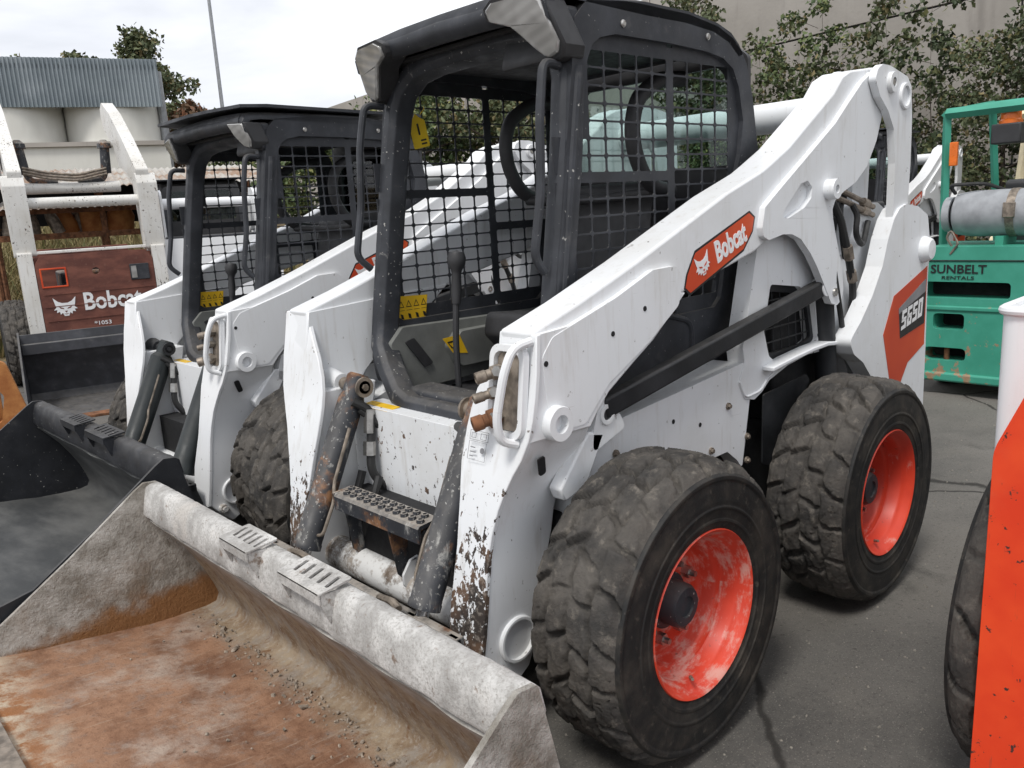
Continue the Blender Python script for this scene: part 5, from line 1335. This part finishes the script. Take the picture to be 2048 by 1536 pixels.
PO = mk('light_pole', cyl((-11.0, -25.2, 0), (-11.05, -25.25, 13), .075, .045, 10), 'pole')
tag(PO, 'thin grey light pole rising into the clouds', 'pole')

# ------------------------------------------------------------------ bank with dry grass, trees and shrubs
def bank_z(x, y):
    d = max(0, -y - 9.6)
    return min(2.3, .34 * d) * (1 if x > -7 else max(0, 1 - (-7 - x) / 3)) + (.05 * math.sin(x * 2.1) * math.sin(y * 1.7) if d > .3 else 0)
V, F = [], []
nx, ny = 60, 44
for i in range(nx + 1):
    for j in range(ny + 1):
        x = -12 + 26 * i / nx; y = -9.5 - 26 * j / ny
        V.append((x, y, bank_z(x, y) - (.03 if -y < 9.7 else 0)))
for i in range(nx):
    for j in range(ny):
        a = i * (ny + 1) + j
        F.append((a, a + 1, a + ny + 2, a + ny + 1))
o = mk('embankment', (V, F), 'soil', smooth=60)
tag(o, 'dry earth bank rising behind the parked machines', 'bank', kind='structure')
rng = np.random.RandomState(2)
def blades(n, fn, h0=.25, h1=.6):
    V, F = [], []
    for i in range(n):
        x, y, z = fn()
        a = rng.uniform(0, 6.28); h = rng.uniform(h0, h1); w = rng.uniform(.006, .014)
        lx, ly = rng.normal(0, .16, 2) * h / .4
        dx, dy = math.cos(a) * w, math.sin(a) * w
        k = len(V)
        V += [(x - dx, y - dy, z), (x + dx, y + dy, z), (x + lx * .4 + dx * .7, y + ly * .4 + dy * .7, z + h * .6), (x + lx * .4 - dx * .7, y + ly * .4 - dy * .7, z + h * .6), (x + lx, y + ly, z + h)]
        F += [(k, k + 1, k + 2, k + 3), (k + 3, k + 2, k + 4)]
    return V, F
def gpos():
    x = rng.uniform(-5.5, 3.5); y = -9.7 - abs(rng.normal(0, 2.6)); return x, y, bank_z(x, y) - .02
o = mk('dry_grass', blades(26000, gpos), 'grass', smooth=0, recalc=False)
tag(o, 'dry yellow-brown grass covering the bank', 'grass', kind='stuff')

def leaf_cloud(n, centers, size, seed, droop=.3):
    """Leaves as small bent quads scattered through overlapping clumps; gaps stay open between clumps."""
    rg = np.random.RandomState(seed)
    V, F = [], []
    wts = np.array([c[3] ** 2 for c in centers]); wts = wts / wts.sum()
    idx = rg.choice(len(centers), n, p=wts)
    for i in idx:
        cx, cy, cz, r = centers[i]
        d = rg.normal(0, 1, 3); d /= np.linalg.norm(d); q = r * rg.uniform(.25, 1) ** .6
        p = np.array([cx, cy, cz]) + d * q * np.array([1, 1, .8])
        u = rg.normal(0, 1, 3); u[2] -= droop; u /= np.linalg.norm(u)
        v = np.cross(u, rg.normal(0, 1, 3)); v /= np.linalg.norm(v) + 1e-9
        s = size * rg.uniform(.6, 1.4)
        w = s * .36
        k = len(V)
        bend = np.cross(u, v) * s * .12
        V += [tuple(p), tuple(p + u * s * .5 + v * w + bend), tuple(p + u * s), tuple(p + u * s * .5 - v * w + bend)]
        F.append((k, k + 1, k + 2, k + 3))
    return V, F
def tree(name, label, base, h, crown_r, seed, leaf, nleaf, lsize, trunk_r=.10, shape='round', bare=.35, group=None, nbr=16):
    rg = random.Random(seed)
    tr = thing(name, label, 'tree' if 'tree' in name else 'shrub', base, 0, group=group)
    gs = []
    top = Vector((rg.uniform(-.1, .1) * h, rg.uniform(-.1, .1) * h, h * .95))
    spine = [Vector((0, 0, 0)), Vector((rg.uniform(-.04, .04) * h, rg.uniform(-.04, .04) * h, h * .35)), top * .66 + Vector((rg.uniform(-.05, .05) * h, 0, 0)), top]
    gs.append(sweep(smoothpath(spine, h * .2, 4), circ(0, 0, 1, 8), scales=[max(.12, 1 - i / 11) * trunk_r for i in range(12)]))
    cents = []
    for i in range(nbr):
        t_ = bare + (1 - bare) * (i + .5) / nbr
        p = spine[0].lerp(spine[3], t_)
        a = i * 2.4 + rg.uniform(-.5, .5)
        k = {'round': math.sin(math.pi * min(1, .2 + .8 * (t_ - bare) / (1 - bare))) * .9 + .25, 'cone': 1.1 - .9 * (t_ - bare) / (1 - bare), 'spire': .5 + .3 * rg.random(), 'bush': 1 - .5 * t_}[shape]
        ln = crown_r * k * rg.uniform(.6, 1.05)
        e = p + Vector((math.cos(a) * ln, math.sin(a) * ln, ln * rg.uniform(.1, .6)))
        gs.append(sweep([p, p.lerp(e, .5) + Vector((0, 0, .05 * ln)), e], circ(0, 0, 1, 5), scales=[trunk_r * .35 * (1.1 - t_ * .7), trunk_r * .2, trunk_r * .08]))
        cr_ = crown_r * rg.uniform(.26, .46)
        cents.append((e.x, e.y, e.z, cr_))
        q = p.lerp(e, .62)
        cents.append((q.x, q.y, q.z + .1 * ln, cr_ * .8))
    mk('trunk', join(*gs), 'bark', tr, smooth=60, recalc=False)
    mk('crown', leaf_cloud(nleaf, cents, lsize, seed), leaf, tr, smooth=0, recalc=False)
    return tr
tree('gum_tree', 'tall thin tree standing up above the grey parapet', (-9.17, -28.1, 0), 8.5, 1.4, 3, 'leaf_olive', 5600, .15, .16, 'cone', .52, nbr=22)
for k, (x, y, h) in enumerate(((-5.6, -27.2, 7.0), (-6.9, -26.9, 7.25), (-8.0, -26.9, 7.1), (-9.9, -26.6, 7.0))):
    tree('hedge_tree', ('rounded tree top behind the parapet, farthest from the tall tree', 'small tree top showing over the parapet between two others', 'low tree top just in front of the tall thin tree', 'low tree top at the parapet end by the light pole')[k], (x, y, 0), h, 1.1, 20 + k, 'leaf_olive', 3200, .14, .10, 'round', .6, nbr=14)
tree('red_tree', 'reddish brown tree at the end of the grey parapet', (-6.9, -18.8, 0), 4.75, .85, 31, 'leaf_red', 3600, .13, .08, 'round', .25)
tree('small_tree', 'small green tree beside the light pole', (-9.1, -21.9, 0), 4.9, 1.1, 32, 'leaf_mid', 2600, .12, .09, 'round', .35)
for k, (x, y, h, r_) in enumerate(((-9.2, -12.4, 4.2, 1.7), (-10.6, -10.6, 3.9, 1.6), (-8.4, -14.3, 3.2, 1.5))):
    tree('bushy_tree', ('bushy green tree in front of the wall, seen through the mesh beside the yellow tag', 'bushy green tree in front of the wall, seen past the lap bar', 'bushy green tree beyond the flat-visored cab')[k], (x, y, 0), h, r_, 40 + k, 'leaf_mid' if k != 1 else 'leaf_olive', 9000, .11, .12, 'round', .2, nbr=24)
sap = [(-11.0, -7.0, 5.6, .6, 'leaf_olive', 1500), (-10.5, -6.1, 5.2, .65, 'leaf_olive', 1500), (-10.3, -5.5, 4.9, .55, 'leaf_olive', 1200), (-10.2, -4.7, 3.8, .6, 'leaf_mid', 700), (-10.2, -4.0, 4.9, .55, 'leaf_mid', 1300), (-10.0, -3.3, 3.5, .7, 'leaf_olive', 1200), (-10.8, -6.6, 4.4, .6, 'leaf_olive', 1300), (-10.4, -5.1, 4.1, .55, 'leaf_olive', 1000), (-10.6, -4.4, 3.4, .6, 'leaf_olive', 1000), (-10.5, -2.7, 4.6, .5, 'leaf_olive', 1100), (-10.3, -2.1, 3.9, .6, 'leaf_dark', 1300)]
for k, (x, y, h, r_, lf, n) in enumerate(sap):
    tree('sapling', ('olive sapling just behind the cab roof corner', 'tall olive sapling, second from the cab roof', 'thin brownish sapling above the white cross tube', 'sparse green sapling midway along the wall', 'tall yellow-green sapling above the rear link', 'brownish sapling beside the dark vines', 'leafy sapling hugging the cab roof corner', 'thin sapling straight above the lift arm shoulder', 'short brownish sapling behind the top of the lift arm', 'tall wispy sapling between the rear link and the forklift roof', 'dark green sapling beside the forklift guard post')[k],
         (x, y, 0), h, r_, 60 + k, lf, int(n * 1.5), .078, .020, 'spire', .15, nbr=20)
for k, (x, y, h, r_, lf, n) in enumerate(((-9.6, -1.3, 3.2, .8, 'leaf_olive', 5500), (-9.3, -.3, 4.9, 1.1, 'leaf_dark', 7500), (-10.4, -3.0, 2.2, 1.0, 'leaf_olive', 4500), (-10.5, -5.9, 2.3, 1.0, 'leaf_mid', 4500), (-10.5, -4.5, 1.8, .9, 'leaf_olive', 4000), (-9.0, .8, 4.6, 1.5, 'leaf_dark', 7000), (-10.9, -7.4, 2.4, 1.0, 'leaf_mid', 3500), (-10.6, -2.6, 2.9, .8, 'leaf_olive', 1500), (-10.7, -3.7, 2.3, .8, 'leaf_mid', 1300), (-10.7, -5.2, 2.4, .7, 'leaf_mid', 900))):
    tree('overgrown_shrub', ('olive vine-covered shrub beside the green forklift roof', 'tallest dark green shrub, right above the orange beacon', 'brown-green shrub behind the rear link of the worn loader', 'bright green shrub below the white cross tube', 'olive shrub behind the upper lift arm', 'dark green shrub past the cream guard frame', 'green shrub behind the black cab corner', 'loose brownish shrub between the rear link and the forklift roof', 'loose green shrub right behind the rear link top', 'loose green shrub over the white cross tube')[k],
         (x, y, 0), h, r_, 80 + k, lf, int(n * 1.5), .058, .06, 'bush', .06, nbr=30)

# grit and small stones on the asphalt
rnd = random.Random(21)
gs = []
for i in range(1500):
    x = rnd.uniform(-4.5, 1.6); y = rnd.uniform(.3, 2.6) if i % 3 else rnd.uniform(-3.5, 2.6)
    r = rnd.uniform(.0015, .0045) * (2.2 if rnd.random() < .04 else 1)
    m = Matrix.Translation((x, y, r * .45)) @ Matrix.Rotation(rnd.uniform(0, 6), 4, 'Z') @ Matrix.Diagonal((r * rnd.uniform(.8, 1.6), r, r * .6, 1))
    gs.append(xf(([(-1, -1, -1), (1, -.8, -1), (.9, 1, -1), (-1, .8, -1), (-.5, -.4, 1), (.6, -.5, .9), (.4, .6, 1)], [(0, 1, 2, 3), (4, 5, 6), (0, 1, 5, 4), (1, 2, 6, 5), (2, 3, 4, 6), (3, 0, 4)]), m))
M['grit'] = simple('grit', (.19, .175, .15), .9, 0, .4, 60)
o = mk('grit', join(*gs), 'grit', smooth=0)
tag(o, 'loose grit and small stones scattered over the asphalt', 'grit', kind='stuff')
